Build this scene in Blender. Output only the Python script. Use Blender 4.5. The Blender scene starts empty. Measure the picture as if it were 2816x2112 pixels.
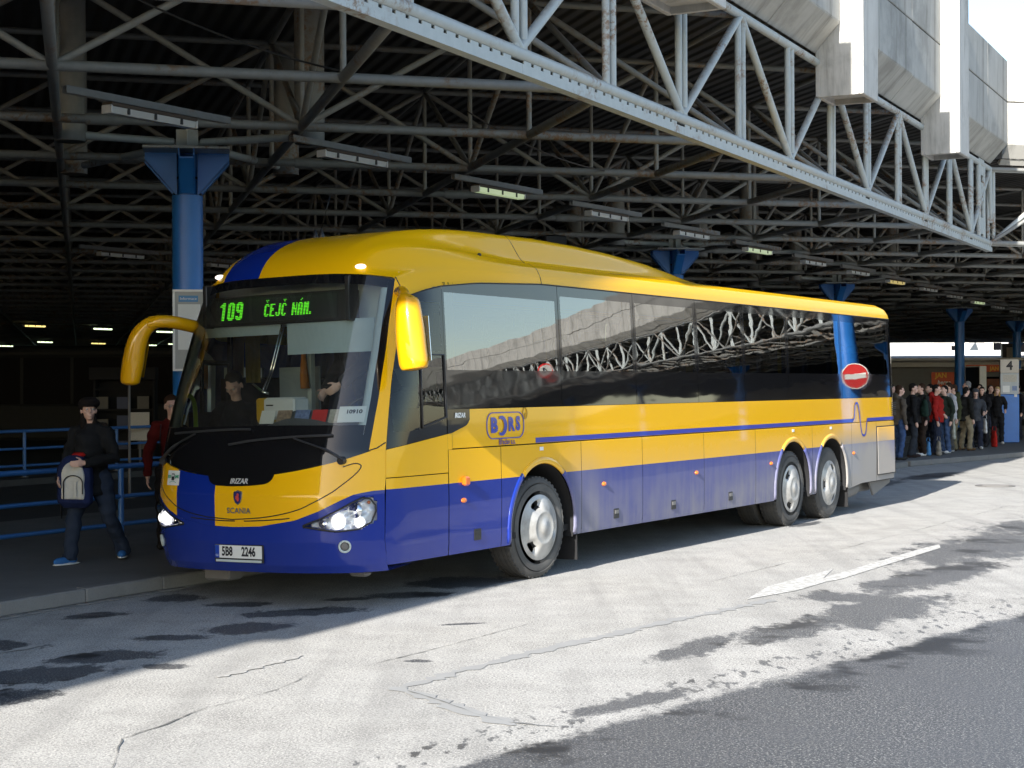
import bpy, math, random
import numpy as np
from mathutils import Vector, Matrix

random.seed(7)
SC = bpy.context.scene
COL = SC.collection
R = math.radians

# ------------------------------------------------------------------ camera
cam_d = bpy.data.cameras.new('camera')
cam = bpy.data.objects.new('camera', cam_d)
COL.objects.link(cam)
cam_d.sensor_width = 36.0
cam_d.lens = 56.70
cam_d.shift_y = 3.5 / 2816
cam_d.clip_end = 3000
cam.matrix_world = Matrix.Translation((0, 0, 1.914)) @ Matrix.Rotation(R(90), 4, 'X') @ Matrix.Rotation(-0.0049, 4, 'Z')
SC.camera = cam

# ------------------------------------------------------------------ sun and sky
SUN_HEAD, SUN_EL = R(25.40), R(24.5)          # where the light travels to, and its elevation
world = bpy.data.worlds.new('World')
SC.world = world
world.use_nodes = True
wn = world.node_tree
wn.nodes.clear()
sky = wn.nodes.new('ShaderNodeTexSky')
sky.sky_type = 'NISHITA'
sky.sun_disc = False
sky.sun_elevation = SUN_EL
sky.sun_rotation = SUN_HEAD + math.pi
sky.air_density = 1.0
sky.dust_density = 0.6
bg = wn.nodes.new('ShaderNodeBackground')
bg.inputs['Strength'].default_value = 0.102
wo = wn.nodes.new('ShaderNodeOutputWorld')
wn.links.new(sky.outputs[0], bg.inputs[0])
wn.links.new(bg.outputs[0], wo.inputs[0])

sd = bpy.data.lights.new('sun', 'SUN')
sd.energy = 4.5
sd.angle = R(0.53)
sd.color = (1.0, 0.955, 0.88)
so = bpy.data.objects.new('sun', sd)
COL.objects.link(so)
ldir = Vector((math.sin(SUN_HEAD) * math.cos(SUN_EL), math.cos(SUN_HEAD) * math.cos(SUN_EL), -math.sin(SUN_EL)))
so.rotation_euler = ldir.to_track_quat('-Z', 'Y').to_euler()
so.location = (-20, -40, 40)

SC.view_settings.view_transform = 'Standard'
SC.view_settings.look = 'None'
SC.view_settings.exposure = 1.56
SC.view_settings.gamma = 1.0
SC.view_settings.use_curve_mapping = False
SC.cycles.max_bounces = 7
SC.cycles.diffuse_bounces = 2
SC.cycles.glossy_bounces = 3
SC.cycles.transparent_max_bounces = 12
SC.cycles.sample_clamp_indirect = 8.0
SC.cycles.caustics_reflective = False
SC.cycles.caustics_refractive = False

# ------------------------------------------------------------------ mesh helpers
class MB:
    """Collects shapes; build() links them as one mesh object."""
    def __init__(s):
        s.v, s.f, s.m, s.mats = [], [], [], []
    def mi(s, mat):
        if mat not in s.mats:
            s.mats.append(mat)
        return s.mats.index(mat)
    def add(s, vs, fs, mat=0):
        o = len(s.v)
        s.v.extend([tuple(float(c) for c in p) for p in vs])
        for f in fs:
            s.f.append(tuple(o + i for i in f))
            s.m.append(mat)
        return s
    def box(s, c, size, rz=0.0, rot=None, mat=0, bev=0.0):
        hx, hy, hz = size[0] / 2, size[1] / 2, size[2] / 2
        M = rot if rot is not None else Matrix.Rotation(rz, 3, 'Z')
        if bev <= 0:
            P = [(-hx, -hy, -hz), (hx, -hy, -hz), (hx, hy, -hz), (-hx, hy, -hz), (-hx, -hy, hz), (hx, -hy, hz), (hx, hy, hz), (-hx, hy, hz)]
            Fs = [(3, 2, 1, 0), (4, 5, 6, 7), (0, 1, 5, 4), (1, 2, 6, 5), (2, 3, 7, 6), (3, 0, 4, 7)]
        else:
            b = min(bev, hx * .95, hy * .95, hz * .95)
            P = []
            for sz, q in ((-hz, 1), (-hz + b, 0), (hz - b, 0), (hz, 1)):
                ix, iy = hx - (b if q else 0), hy - (b if q else 0)
                k = b * .7 if not q else b * .7
                for (x, y) in ((-ix + k, -iy), (ix - k, -iy), (ix, -iy + k), (ix, iy - k), (ix - k, iy), (-ix + k, iy), (-ix, iy - k), (-ix, -iy + k)):
                    P.append((x, y, sz))
            Fs = [tuple(range(7, -1, -1)), tuple(range(24, 32))]
            for l in range(3):
                for i in range(8):
                    j = (i + 1) % 8
                    Fs.append((l * 8 + i, l * 8 + j, l * 8 + 8 + j, l * 8 + 8 + i))
        cc = Vector(c)
        s.add([M @ Vector(p) + cc for p in P], Fs, mat)
        return s
    def tube(s, p0, p1, r, n=8, r1=None, caps=True, mat=0):
        return s.path([p0, p1], [r, r if r1 is None else r1], n, caps, mat)
    def path(s, pts, rad, n=8, caps=True, mat=0, flat=1.0, up=None):
        """tube along a polyline; rad is a number or list; flat squashes the second axis"""
        pts = [Vector(p) for p in pts]
        if not isinstance(rad, (list, tuple)):
            rad = [rad] * len(pts)
        vs = []
        ref = Vector(up) if up is not None else None
        for i, p in enumerate(pts):
            a = pts[max(i - 1, 0)]; b = pts[min(i + 1, len(pts) - 1)]
            t = (b - a)
            t = t.normalized() if t.length > 1e-9 else Vector((0, 0, 1))
            if ref is None:
                ref = Vector((0, 0, 1)) if abs(t.z) < .9 else Vector((1, 0, 0))
            x = t.cross(ref)
            if x.length < 1e-6:
                x = t.cross(Vector((1, .1, 0)))
            x.normalize()
            y = x.cross(t).normalized()
            if up is None:
                ref = y
            rr = rad[i]
            ra, rb = (rr if isinstance(rr, (tuple, list)) else (rr, rr * flat))
            for k in range(n):
                an = 2 * math.pi * k / n
                vs.append(p + x * math.cos(an) * ra + y * math.sin(an) * rb)
        fs = []
        for i in range(len(pts) - 1):
            for k in range(n):
                j = (k + 1) % n
                fs.append((i * n + k, i * n + n + k, i * n + n + j, i * n + j))
        if caps:
            fs.append(tuple(range(0, n)))
            fs.append(tuple(range(len(pts) * n - 1, (len(pts) - 1) * n - 1, -1)))
        s.add(vs, fs, mat)
        return s
    def lathe(s, prof, c=(0, 0, 0), n=24, axis='Z', mat=0, mats=None):
        """prof: list of (radius, height along axis)"""
        vs = []
        for r, h in prof:
            for k in range(n):
                a = 2 * math.pi * k / n
                x, y = r * math.cos(a), r * math.sin(a)
                p = {'Z': (x, y, h), 'X': (h, x, y), 'Y': (y, h, x)}[axis]
                vs.append((p[0] + c[0], p[1] + c[1], p[2] + c[2]))
        o = len(s.v)
        s.v.extend(vs)
        for i in range(len(prof) - 1):
            for k in range(n):
                j = (k + 1) % n
                s.f.append((o + i * n + k, o + i * n + j, o + i * n + n + j, o + i * n + n + k))
                s.m.append(mats[i] if mats else mat)
        for end, idx in ((0, 0), (len(prof) - 1, 1)):
            if prof[end][0] > 1e-5:
                ring = [o + end * n + k for k in range(n)]
                s.f.append(tuple(ring[::-1] if idx == 0 else ring))
                s.m.append(mats[min(end, len(prof) - 2)] if mats else mat)
        return s
    def grid(s, fn, nu, nv, mat=0, flip=False, matfn=None):
        o = len(s.v)
        for j in range(nv + 1):
            for i in range(nu + 1):
                s.v.append(tuple(float(c) for c in fn(i / nu, j / nv)))
        for j in range(nv):
            for i in range(nu):
                a = o + j * (nu + 1) + i
                q = (a, a + 1, a + nu + 2, a + nu + 1)
                s.f.append(q[::-1] if flip else q)
                s.m.append(matfn((i + .5) / nu, (j + .5) / nv) if matfn else mat)
        return s
    def prism(s, poly, d, mat=0):
        """poly: 3D outline, extruded by vector d"""
        n = len(poly); d = Vector(d)
        vs = [Vector(p) for p in poly] + [Vector(p) + d for p in poly]
        fs = [tuple(range(n - 1, -1, -1)), tuple(range(n, 2 * n))]
        for i in range(n):
            j = (i + 1) % n
            fs.append((i, j, n + j, n + i))
        s.add(vs, fs, mat)
        return s
    def ell(s, c, r, nu=12, nv=8, rot=None, mat=0):
        o = len(s.v)
        M = rot if rot is not None else Matrix.Identity(3)
        cc = Vector(c)
        for j in range(1, nv):
            th = math.pi * j / nv
            for i in range(nu):
                a = 2 * math.pi * i / nu
                s.v.append(tuple(M @ Vector((r[0] * math.sin(th) * math.cos(a), r[1] * math.sin(th) * math.sin(a), r[2] * math.cos(th))) + cc))
        s.v.append(tuple(M @ Vector((0, 0, r[2])) + cc)); s.v.append(tuple(M @ Vector((0, 0, -r[2])) + cc))
        top, bot = len(s.v) - 2, len(s.v) - 1
        for j in range(nv - 2):
            for i in range(nu):
                k = (i + 1) % nu
                s.f.append((o + j * nu + i, o + (j + 1) * nu + i, o + (j + 1) * nu + k, o + j * nu + k)); s.m.append(mat)
        for i in range(nu):
            k = (i + 1) % nu
            s.f.append((top, o + i, o + k)); s.m.append(mat)
            s.f.append((bot, o + (nv - 2) * nu + k, o + (nv - 2) * nu + i)); s.m.append(mat)
        return s
    def mesh(s, name, mats, smooth=False):
        me = bpy.data.meshes.new(name)
        me.from_pydata(s.v, [], s.f)
        if not isinstance(mats, (list, tuple)):
            mats = [mats]
        for m in mats:
            me.materials.append(m)
        if len(mats) > 1:
            me.polygons.foreach_set('material_index', s.m)
        if smooth is not False:
            me.polygons.foreach_set('use_smooth', [True] * len(me.polygons))
            if smooth is not True:
                try:
                    me.set_sharp_from_angle(angle=R(smooth))
                except Exception:
                    pass
        me.update()
        return me
    def build(s, name, mats, parent=None, smooth=False, loc=None):
        return link(name, s.mesh(name, mats, smooth), parent, loc)

def link(name, me, parent=None, loc=None, rz=None):
    o = bpy.data.objects.new(name, me)
    COL.objects.link(o)
    if parent is not None:
        o.parent = parent
    if loc is not None:
        o.location = loc
    if rz is not None:
        o.rotation_euler = (0, 0, rz)
    return o

def tag(o, label=None, cat=None, group=None, kind=None):
    if label: o['label'] = label
    if cat: o['category'] = cat
    if group: o['group'] = group
    if kind: o['kind'] = kind
    return o

def thing(name, label, cat, loc=(0, 0, 0), rz=0.0, group=None):
    return tag(link(name, None, None, loc, rz), label, cat, group)

def copy_tree(o, parent=None):
    c = o.copy(); COL.objects.link(c)
    if parent is not None:
        c.parent = parent
    for ch in list(o.children):
        copy_tree(ch, c)
    return c

ORD = ['first', 'second', 'third', 'fourth', 'fifth', 'sixth', 'seventh', 'eighth', 'ninth', 'tenth', 'eleventh', 'twelfth', 'thirteenth', 'fourteenth', 'fifteenth', 'sixteenth']

WORK = bpy.data.scenes.new('workbench')        # empty side scene: evaluating one object there is quick
def baked(ob):
    WORK.collection.objects.link(ob)
    vl = WORK.view_layers[0]; vl.update()
    me = bpy.data.meshes.new_from_object(ob.evaluated_get(vl.depsgraph))
    WORK.collection.objects.unlink(ob)
    return me

def text_mesh(txt, height, mats, depth=0.0, bold=0.0, shear=0.0, sx=1.0, align='CENTER', space=1.0):
    """lettering as a mesh in the XY plane, about `height` tall capitals"""
    cu = bpy.data.curves.new('lettering', 'FONT')
    cu.body = txt; cu.size = height / 0.72; cu.align_x = align; cu.align_y = 'CENTER'
    cu.extrude = depth; cu.offset = bold; cu.shear = shear; cu.space_character = space
    cu.resolution_u = 3
    ob = bpy.data.objects.new('lettering', cu)
    me = baked(ob)
    bpy.data.objects.remove(ob)
    bpy.data.curves.remove(cu)
    co = np.empty(len(me.vertices) * 3); me.vertices.foreach_get('co', co)
    co = co.reshape(-1, 3); co[:, 0] *= sx
    me.vertices.foreach_set('co', co.ravel())
    me.materials.clear()
    me.materials.append(mats)
    me.name = 'lettering'
    return me

def put_text(name, txt, height, mat, pos, xdir, updir, parent=None, **k):
    me = text_mesh(txt, height, mat, **k)
    x = Vector(xdir).normalized(); y = Vector(updir).normalized(); z = x.cross(y).normalized(); y = z.cross(x)
    o = link(name, me, parent)
    o.matrix_local = Matrix.Translation(pos) @ Matrix((x, y, z)).transposed().to_4x4()
    return o
# ------------------------------------------------------------------ materials
class NT:
    def __init__(s, name):
        s.mat = bpy.data.materials.new(name); s.mat.use_nodes = True
        s.t = s.mat.node_tree; s.t.nodes.clear()
        s.out = s.t.nodes.new('ShaderNodeOutputMaterial')
    def n(s, typ, **kw):
        nd = s.t.nodes.new('ShaderNode' + typ)
        for k, v in kw.items():
            setattr(nd, k, v)
        return nd
    def l(s, a, b):
        s.t.links.new(a, b)
    def val(s, sock, v):
        if hasattr(v, 'is_output') or isinstance(v, bpy.types.NodeSocket):
            s.l(v, sock)
        elif v is not None:
            sock.default_value = v
    def math(s, op, a, b=None, c=None, clamp=False):
        nd = s.n('Math', operation=op); nd.use_clamp = clamp
        s.val(nd.inputs[0], a)
        if b is not None: s.val(nd.inputs[1], b)
        if c is not None: s.val(nd.inputs[2], c)
        return nd.outputs[0]
    def ramp(s, fac, a, b, lo=0.0, hi=1.0, smooth=True):
        nd = s.n('MapRange'); nd.interpolation_type = 'SMOOTHSTEP' if smooth else 'LINEAR'
        s.val(nd.inputs[0], fac); nd.inputs[1].default_value = a; nd.inputs[2].default_value = b
        nd.inputs[3].default_value = lo; nd.inputs[4].default_value = hi
        return nd.outputs[0]
    def mix(s, fac, a, b, mode='MIX'):
        nd = s.n('Mix', data_type='RGBA'); nd.blend_type = mode
        s.val(nd.inputs[0], fac)
        for sk, v in ((nd.inputs[6], a), (nd.inputs[7], b)):
            if isinstance(v, bpy.types.NodeSocket): s.l(v, sk)
            else: sk.default_value = (v[0], v[1], v[2], 1)
        return nd.outputs[2]
    def coord(s, kind='Object'):
        return s.n('TexCoord').outputs[kind]
    def wpos(s):
        return s.n('NewGeometry').outputs['Position']
    def noise(s, vec, scale, detail=3, rough=.55, out=0, dist=0.0):
        nd = s.n('TexNoise'); s.val(nd.inputs['Vector'], vec)
        nd.inputs['Scale'].default_value = scale; nd.inputs['Detail'].default_value = detail
        nd.inputs['Roughness'].default_value = rough; nd.inputs['Distortion'].default_value = dist
        return nd.outputs[out]
    def mapping(s, vec, loc=(0, 0, 0), rot=(0, 0, 0), scale=(1, 1, 1), typ='POINT'):
        nd = s.n('Mapping', vector_type=typ); s.val(nd.inputs[0], vec)
        nd.inputs[1].default_value = loc; nd.inputs[2].default_value = rot; nd.inputs[3].default_value = scale
        return nd.outputs[0]
    def xyz(s, vec):
        nd = s.n('SeparateXYZ'); s.val(nd.inputs[0], vec); return nd.outputs
    def bump(s, h, strength=.2, dist=.01, normal=None):
        nd = s.n('Bump'); nd.inputs['Strength'].default_value = strength; nd.inputs['Distance'].default_value = dist
        s.l(h, nd.inputs['Height'])
        if normal is not None: s.l(normal, nd.inputs['Normal'])
        return nd.outputs[0]
    def pbr(s, col, rough=.5, metal=0.0, normal=None, coat=0.0, spec=.5, emit=None, estr=0.0, crough=.03):
        b = s.n('BsdfPrincipled')
        if isinstance(col, bpy.types.NodeSocket): s.l(col, b.inputs['Base Color'])
        else: b.inputs['Base Color'].default_value = (col[0], col[1], col[2], 1)
        s.val(b.inputs['Roughness'], rough); s.val(b.inputs['Metallic'], metal)
        b.inputs['Specular IOR Level'].default_value = spec
        b.inputs['Coat Weight'].default_value = coat; b.inputs['Coat Roughness'].default_value = crough
        if normal is not None: s.l(normal, b.inputs['Normal'])
        if emit is not None:
            b.inputs['Emission Color'].default_value = (emit[0], emit[1], emit[2], 1); b.inputs['Emission Strength'].default_value = estr
        s.l(b.outputs[0], s.out.inputs[0])
        return b

def simple(name, col, rough=.5, metal=0.0, var=.12, vscale=6.0, bump=0.0, bscale=60, coat=0.0, emit=None, estr=0.0, spec=.5):
    t = NT(name); co = t.coord()
    nz = t.noise(co, vscale, 4)
    c = t.mix(nz, [x * (1 - var) for x in col], [min(1, x * (1 + var)) for x in col])
    nm = t.bump(t.noise(co, bscale, 2), bump, .004) if bump else None
    t.pbr(c, rough, metal, nm, coat, spec, emit, estr)
    return t.mat

def fabric(name, col):
    t = NT(name); co = t.coord()
    f = t.noise(co, 9, 4)
    c = t.mix(f, [x * .7 for x in col], [min(1, x * 1.3) for x in col])
    b = t.math('ADD', t.math('MULTIPLY', t.noise(co, 14, 3, .6), 1.0), t.math('MULTIPLY', t.noise(co, 160, 1), .12))
    t.pbr(c, .9, 0, t.bump(b, .55, .02), spec=.2)
    return t.mat

def mat_tube(name='painted steel tube', lo=(.36, .40, .40), hi=(.50, .54, .54)):
    t = NT(name); p = t.wpos(); nrm = t.n('NewGeometry').outputs['Normal']
    n1 = t.noise(p, .9, 5, .6); n2 = t.noise(p, 7, 5, .65)
    base = t.mix(n2, lo, hi)
    up = t.ramp(t.xyz(nrm)[2], .25, .85)
    dirt_or_haze = t.math('MULTIPLY', up, t.ramp(n2, .3, .7, .25, .8))
    base = t.mix(dirt_or_haze, base, (.17, .155, .13))
    rust = t.math('MULTIPLY', t.ramp(n1, .50, .62), t.ramp(t.noise(p, 13, 5, .7), .44, .60))
    base = t.mix(t.math('MULTIPLY', rust, .85), base, (.20, .10, .035))
    t.pbr(base, .55, 0, t.bump(n2, .12, .004))
    return t.mat

def mat_blue_paint(name='blue gloss paint', col=(.022, .17, .56)):
    t = NT(name); p = t.wpos()
    n = t.noise(p, 3, 5)
    c = t.mix(n, [x * .8 for x in col], [x * 1.15 for x in col])
    ch = t.math('MULTIPLY', t.ramp(t.noise(p, 11, 6, .7), .66, .72), .5)
    c = t.mix(ch, c, (.10, .09, .08))
    t.pbr(c, .38, 0, t.bump(t.noise(p, 25, 3), .08, .004))
    return t.mat

def mat_concrete(name='fascia concrete', col=(.47, .46, .43), streak=True):
    t = NT(name); p = t.wpos(); co = t.coord()
    n = t.noise(p, 1.3, 5, .6); g = t.noise(p, 60, 2)
    c = t.mix(n, [x * .80 for x in col], [x * 1.12 for x in col])
    if streak:
        st = t.noise(t.mapping(co, scale=(6, 6, .35)), 1.0, 5, .7)
        c = t.mix(t.ramp(st, .45, .75, 0, .32), c, (.22, .21, .19))
        lc = t.noise(t.mapping(co, scale=(2.2, 2.2, .35)), 1.0, 5, .7)
        c = t.mix(t.ramp(lc, .52, .72, 0, .6), c, (.12, .115, .10))
    if streak:
        gr = t.noise(p, .55, 6, .7)
        c = t.mix(t.ramp(gr, .48, .68, 0, .5), c, (.19, .185, .17))
    t.pbr(c, .88, 0, t.bump(g, .18, .004), spec=.3)
    return t.mat

def mat_deck():
    t = NT('corrugated roof deck'); p = t.wpos()
    m = t.mapping(p, rot=(0, 0, R(-18)))
    w = t.n('TexWave'); w.wave_type = 'BANDS'; w.bands_direction = 'X'; w.inputs['Scale'].default_value = 1.25; w.inputs['Distortion'].default_value = 0
    t.l(m, w.inputs[0])
    n = t.noise(p, .7, 5, .6)
    c = t.mix(n, (.028, .028, .027), (.055, .054, .052))
    c = t.mix(t.ramp(t.noise(t.mapping(p, scale=(1, 4, 1)), .8, 5), .6, .72, 0, .6), c, (.05, .028, .016))
    t.pbr(c, .7, 0, t.bump(w.outputs[1], 1.0, .06))
    return t.mat

def paint(name, yellow=False, coat=1.0):
    """coach paint in coach coordinates (x across, y back, z up); road film on the low rear"""
    t = NT(name); co = t.coord(); X, Y, Z = t.xyz(co)
    if yellow:
        base = (.86, .46, .003)
        band = t.math('MULTIPLY', t.math('GREATER_THAN', X, -.70), t.math('LESS_THAN', X, t.math('MULTIPLY_ADD', t.math('MAXIMUM', Y, 0.0), -.12, -.20)))
        fr = t.math('MULTIPLY', band, t.math('LESS_THAN', Y, 2.6))
        base = t.mix(fr, base, (.004, .024, .25))
    else:
        base = t.mix(0.0, (.004, .024, .25), (0, 0, 0))
    f1 = t.ramp(Z, 1.45, .35, 0, 1)
    f2 = t.math('ADD', t.ramp(Y, 2.7, 3.8, .05, .62), t.ramp(Y, 4, 11, 0, .25))
    st = t.noise(t.mapping(co, scale=(3, 6, .5)), 1.6, 5, .6)
    n = t.noise(co, 2.2, 5, .6)
    d = t.math('MULTIPLY', t.math('MULTIPLY', f1, f2), t.ramp(t.math('MULTIPLY', t.math('ADD', st, n), .5), .3, .65, .55, 1.1), clamp=True)
    whl = t.math('ADD', t.ramp(t.math('ABSOLUTE', t.math('SUBTRACT', Y, 3.45)), 0, .7, .28, 0), t.ramp(t.math('ABSOLUTE', t.math('SUBTRACT', Y, 12.2)), .9, 1.9, .62, 0))
    d = t.math('ADD', d, t.math('MULTIPLY', whl, t.ramp(Z, 1.5, .95, 0, 1)), clamp=True)
    lowedge = t.math('MULTIPLY', t.ramp(Z, .56, .44, 0, .5), t.ramp(Y, 2.5, 5, 0, 1))
    d = t.math('MAXIMUM', d, lowedge)
    c = t.mix(d, base, (.30, .285, .27))
    rg = t.ramp(d, 0, .7, .22, .7, False)
    wob = t.noise(t.mapping(co, scale=(.5, .8, 1.6)), 1.0, 2)
    b = t.pbr(c, rg, 0, t.bump(wob, .10, .02), coat=1.0, spec=.06)
    b.inputs['Coat IOR'].default_value = 1.42
    cw = t.ramp(d, .0, .5, coat, .12 * coat, False)
    t.l(cw, b.inputs['Coat Weight'])
    return t.mat

def glass(name, tint=(.5, .55, .55), ior=1.5, wave=0.0, dirt_or_haze=0.0):
    t = NT(name); co = t.coord()
    nm = None
    if wave:
        h = t.math('ADD', t.noise(t.mapping(co, scale=(1, .8, 2.0)), 1.1, 2, .4), t.math('MULTIPLY', t.noise(t.mapping(co, scale=(1, 1.6, 5)), 1.3, 1), .35))
        nm = t.bump(h, wave, .03)
    fr = t.n('Fresnel'); fr.inputs[0].default_value = ior
    if nm is not None: t.l(nm, fr.inputs[1])
    tr = t.n('BsdfTransparent'); tr.inputs[0].default_value = (*tint, 1)
    gl = t.n('BsdfGlossy'); gl.inputs['Roughness'].default_value = 0.0; gl.inputs[0].default_value = (1, 1, 1, 1)
    if nm is not None: t.l(nm, gl.inputs['Normal'])
    mx = t.n('MixShader')
    t.l(fr.outputs[0], mx.inputs[0]); t.l(tr.outputs[0], mx.inputs[1]); t.l(gl.outputs[0], mx.inputs[2])
    last = mx.outputs[0]
    if dirt_or_haze:
        df = t.n('BsdfDiffuse'); df.inputs[0].default_value = (.35, .34, .32, 1)  # film of dust plus painted haze that lightens the windscreen
        m2 = t.n('MixShader')
        t.l(t.ramp(t.noise(co, 3.5, 5, .65), .4, .8, dirt_or_haze * .4, dirt_or_haze), m2.inputs[0]); t.l(last, m2.inputs[1]); t.l(df.outputs[0], m2.inputs[2]); last = m2.outputs[0]
    t.l(last, t.out.inputs[0])
    return t.mat

def gloss_black(name, wave=0.0, col=(.008, .008, .009), ior=None):
    t = NT(name); co = t.coord(); nm = None
    if wave:
        h = t.math('ADD', t.noise(t.mapping(co, scale=(1, .8, 2.0)), 1.1, 2, .4), t.math('MULTIPLY', t.noise(t.mapping(co, scale=(1, 1.6, 5)), 1.3, 1), .35))
        nm = t.bump(h, wave, .03)
    b = t.pbr(col, .03, 0, nm, spec=.5)
    if ior: b.inputs['IOR'].default_value = ior
    return t.mat

def emis(name, col, strength, base=None):
    t = NT(name)
    t.pbr(base or col, .4, emit=col, estr=strength)
    return t.mat

M = {}
M['tube'] = mat_tube()
M['tube_shaded'] = mat_tube('shade-darkened steel tube', (.165, .17, .165), (.29, .295, .285))  # inner members: greyer, rustier paint, darkened further for the shade under the roof
M['bluecol'] = mat_blue_paint()
M['bluerail'] = mat_blue_paint('blue railing paint', (.028, .13, .37))
M['concrete'] = mat_concrete()
M['pier'] = mat_concrete('pier concrete', (.55, .545, .52))
M['joint'] = simple('dark joint', (.03, .03, .028), .9)
M['deck'] = mat_deck()
M['yellow'] = paint('coach yellow paint', True)
M['blue'] = paint('coach blue paint')
M['yellow_roof'] = paint('thin-coat roof yellow paint', True, .35)  # thinner clear coat, so the roof mirrors less pale sky
M['mirror_yellow'] = simple('mirror yellow paint', (.62, .31, .004), .3, coat=1.0, var=.03, spec=.05)
M['black'] = simple('satin black plastic', (.012, .012, .013), .45, var=.2)
M['matt_black'] = simple('matt black', (.006, .006, .007), .85, var=.2)
M['rubber'] = simple('door rubber', (.010, .010, .011), .6)
M['glossblack'] = gloss_black('black windscreen border', .04)
M['sideblack'] = gloss_black('black side glazing', .045, ior=1.55)
M['ws'] = glass('windscreen glass', (.82, .88, .86), 1.6, .03, .06)
M['sideglass'] = glass('tinted side glass', (.30, .36, .32), 2.6, .03)
M['drvglass'] = glass('driver door glass', (.45, .52, .50), 1.5, .03)
M['lens'] = glass('clear lamp lens', (.95, .97, 1.0), 1.45)
M['chrome'] = simple('chrome reflector', (.82, .83, .85), .09, 1.0, var=.03)
M['orange_lens'] = simple('amber lens', (.75, .16, .01), .18, coat=1.0)
M['grey_seat'] = fabric('grey seat cloth', (.10, .12, .15))
M['trimgrey'] = simple('grey interior trim', (.34, .39, .40), .6)
M['trimlight'] = simple('light interior trim', (.50, .57, .57), .55)
M['white_plastic'] = simple('white plastic', (.72, .74, .74), .4)
M['white_paint'] = simple('white paint', (.78, .78, .76), .45)
M['skin'] = simple('skin', (.60, .38, .30), .5, var=.08, vscale=12)
M['lime'] = simple('lime grab rail', (.42, .72, .02), .35)
M['dash'] = simple('dashboard grey', (.10, .108, .115), .7, bump=.2)
M['blind'] = simple('grey roller blind', (.42, .52, .55), .8)
M['led'] = emis('green LED', (.16, 1.0, .03), .36)
M['paper'] = simple('paper', (.75, .77, .76), .7, var=.03)
M['ink'] = simple('black print', (.012, .013, .02), .6)
M['textwhite'] = simple('silver lettering', (.70, .71, .72), .3, .3)
M['blueprint'] = simple('blue lettering', (.012, .028, .34), .35, coat=.5)
M['tank'] = simple('grey dirty metal', (.16, .155, .15), .7)
# ------------------------------------------------------------------ canopy geometry (yard-side edge runs along heading 27 deg)
TH = R(27.0); cT, sT = math.cos(TH), math.sin(TH)
def PT(p, t, z=0.0):
    """p metres behind the lens line, t metres along the canopy edge"""
    return Vector((-p * cT + t * sT, p * sT + t * cT, z))
ADIR = Vector((math.sin(R(75)), math.cos(R(75)), 0)); BDIR = Vector((math.sin(R(-15)), math.cos(R(-15)), 0))
ZB, ZT = 5.30, 7.09
PE, TC = 7.4, 40.15
CORN = PT(PE, TC)
E2 = Vector((math.sin(R(75)), math.cos(R(75)), 0)); E2N = Vector((-E2.y, E2.x, 0))      # the far edge and its inward normal
def d2(P): return (P - CORN).dot(E2N)
def m2(P): return (P - CORN).dot(E2)
def pOf(P): return -P.x * cT + P.y * sT
def tOf(P): return P.x * sT + P.y * cT
def scr(P):
    """rough on-screen spot and scale, only used to choose which members become parts"""
    if P.y < 2: return None
    return (P.x / P.y, (P.z - 1.914) / P.y, 4435 / P.y)

canopy = thing('station_canopy', 'long grey tubular steel space frame canopy with concrete fascia over the bus platforms', 'canopy')

# --- unit tubes shared by all members
def unit_tube(n):
    b = MB(); b.tube((0, 0, 0), (0, 0, 1), 1.0, n, caps=True)
    return b.mesh('steel_tube', M['tube'], 40)
UT = unit_tube(14)
UT_SHADED = UT.copy(); UT_SHADED.materials[0] = M['tube_shaded']
def tube_obj(name, a, b, r, parent, me=None):
    a = Vector(a); b = Vector(b); d = b - a
    o = link(name, me or UT, parent)
    q = d.to_track_quat('Z', 'Y').to_matrix().to_4x4()
    o.matrix_local = Matrix.Translation(a) @ q @ Matrix.Diagonal((r, r, d.length, 1))
    return o

members = {}     # kind -> list of (size on screen, a, b, r)
def member(kind, a, b, r):
    mid = (Vector(a) + Vector(b)) / 2
    size = 0.0
    vis = False
    for q in (a, mid, b):
        s = scr(Vector(q))
        if s and abs(s[0]) < .325 and -.1 < s[1] < .245:
            vis = True
            size = max(size, s[2])
    members.setdefault(kind, []).append((size * r if vis else 0.0, Vector(a), Vector(b), r))

# --- edge truss along the yard
E_SP = 4.6
n0 = -11
for k in range(n0, 6):
    t0 = 14.72 + E_SP * k; t1 = min(t0 + E_SP, TC)
    member('edge_bottom_chord', PT(PE, t0, ZB), PT(PE, t1, ZB), .07)
    member('edge_top_chord', PT(PE, t0, ZT), PT(PE, t1, ZT), .065)
    for h in (0, .5):
        tv = t0 + h * E_SP
        if tv > TC - .3: continue
        for o in (-.095, .095):
            member('edge_post', PT(PE, tv + o, ZB + .03), PT(PE, tv + o, ZT), .046)
    tm = t0 + E_SP / 2
    if tm < TC:
        member('edge_diagonal', PT(PE, t0, ZB + .05), PT(PE, tm, ZT), .057)
        member('edge_diagonal', PT(PE, tm, ZT), PT(PE, min(t1, TC), ZB + .05 if t1 < TC else ZB + .5), .057)
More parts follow.
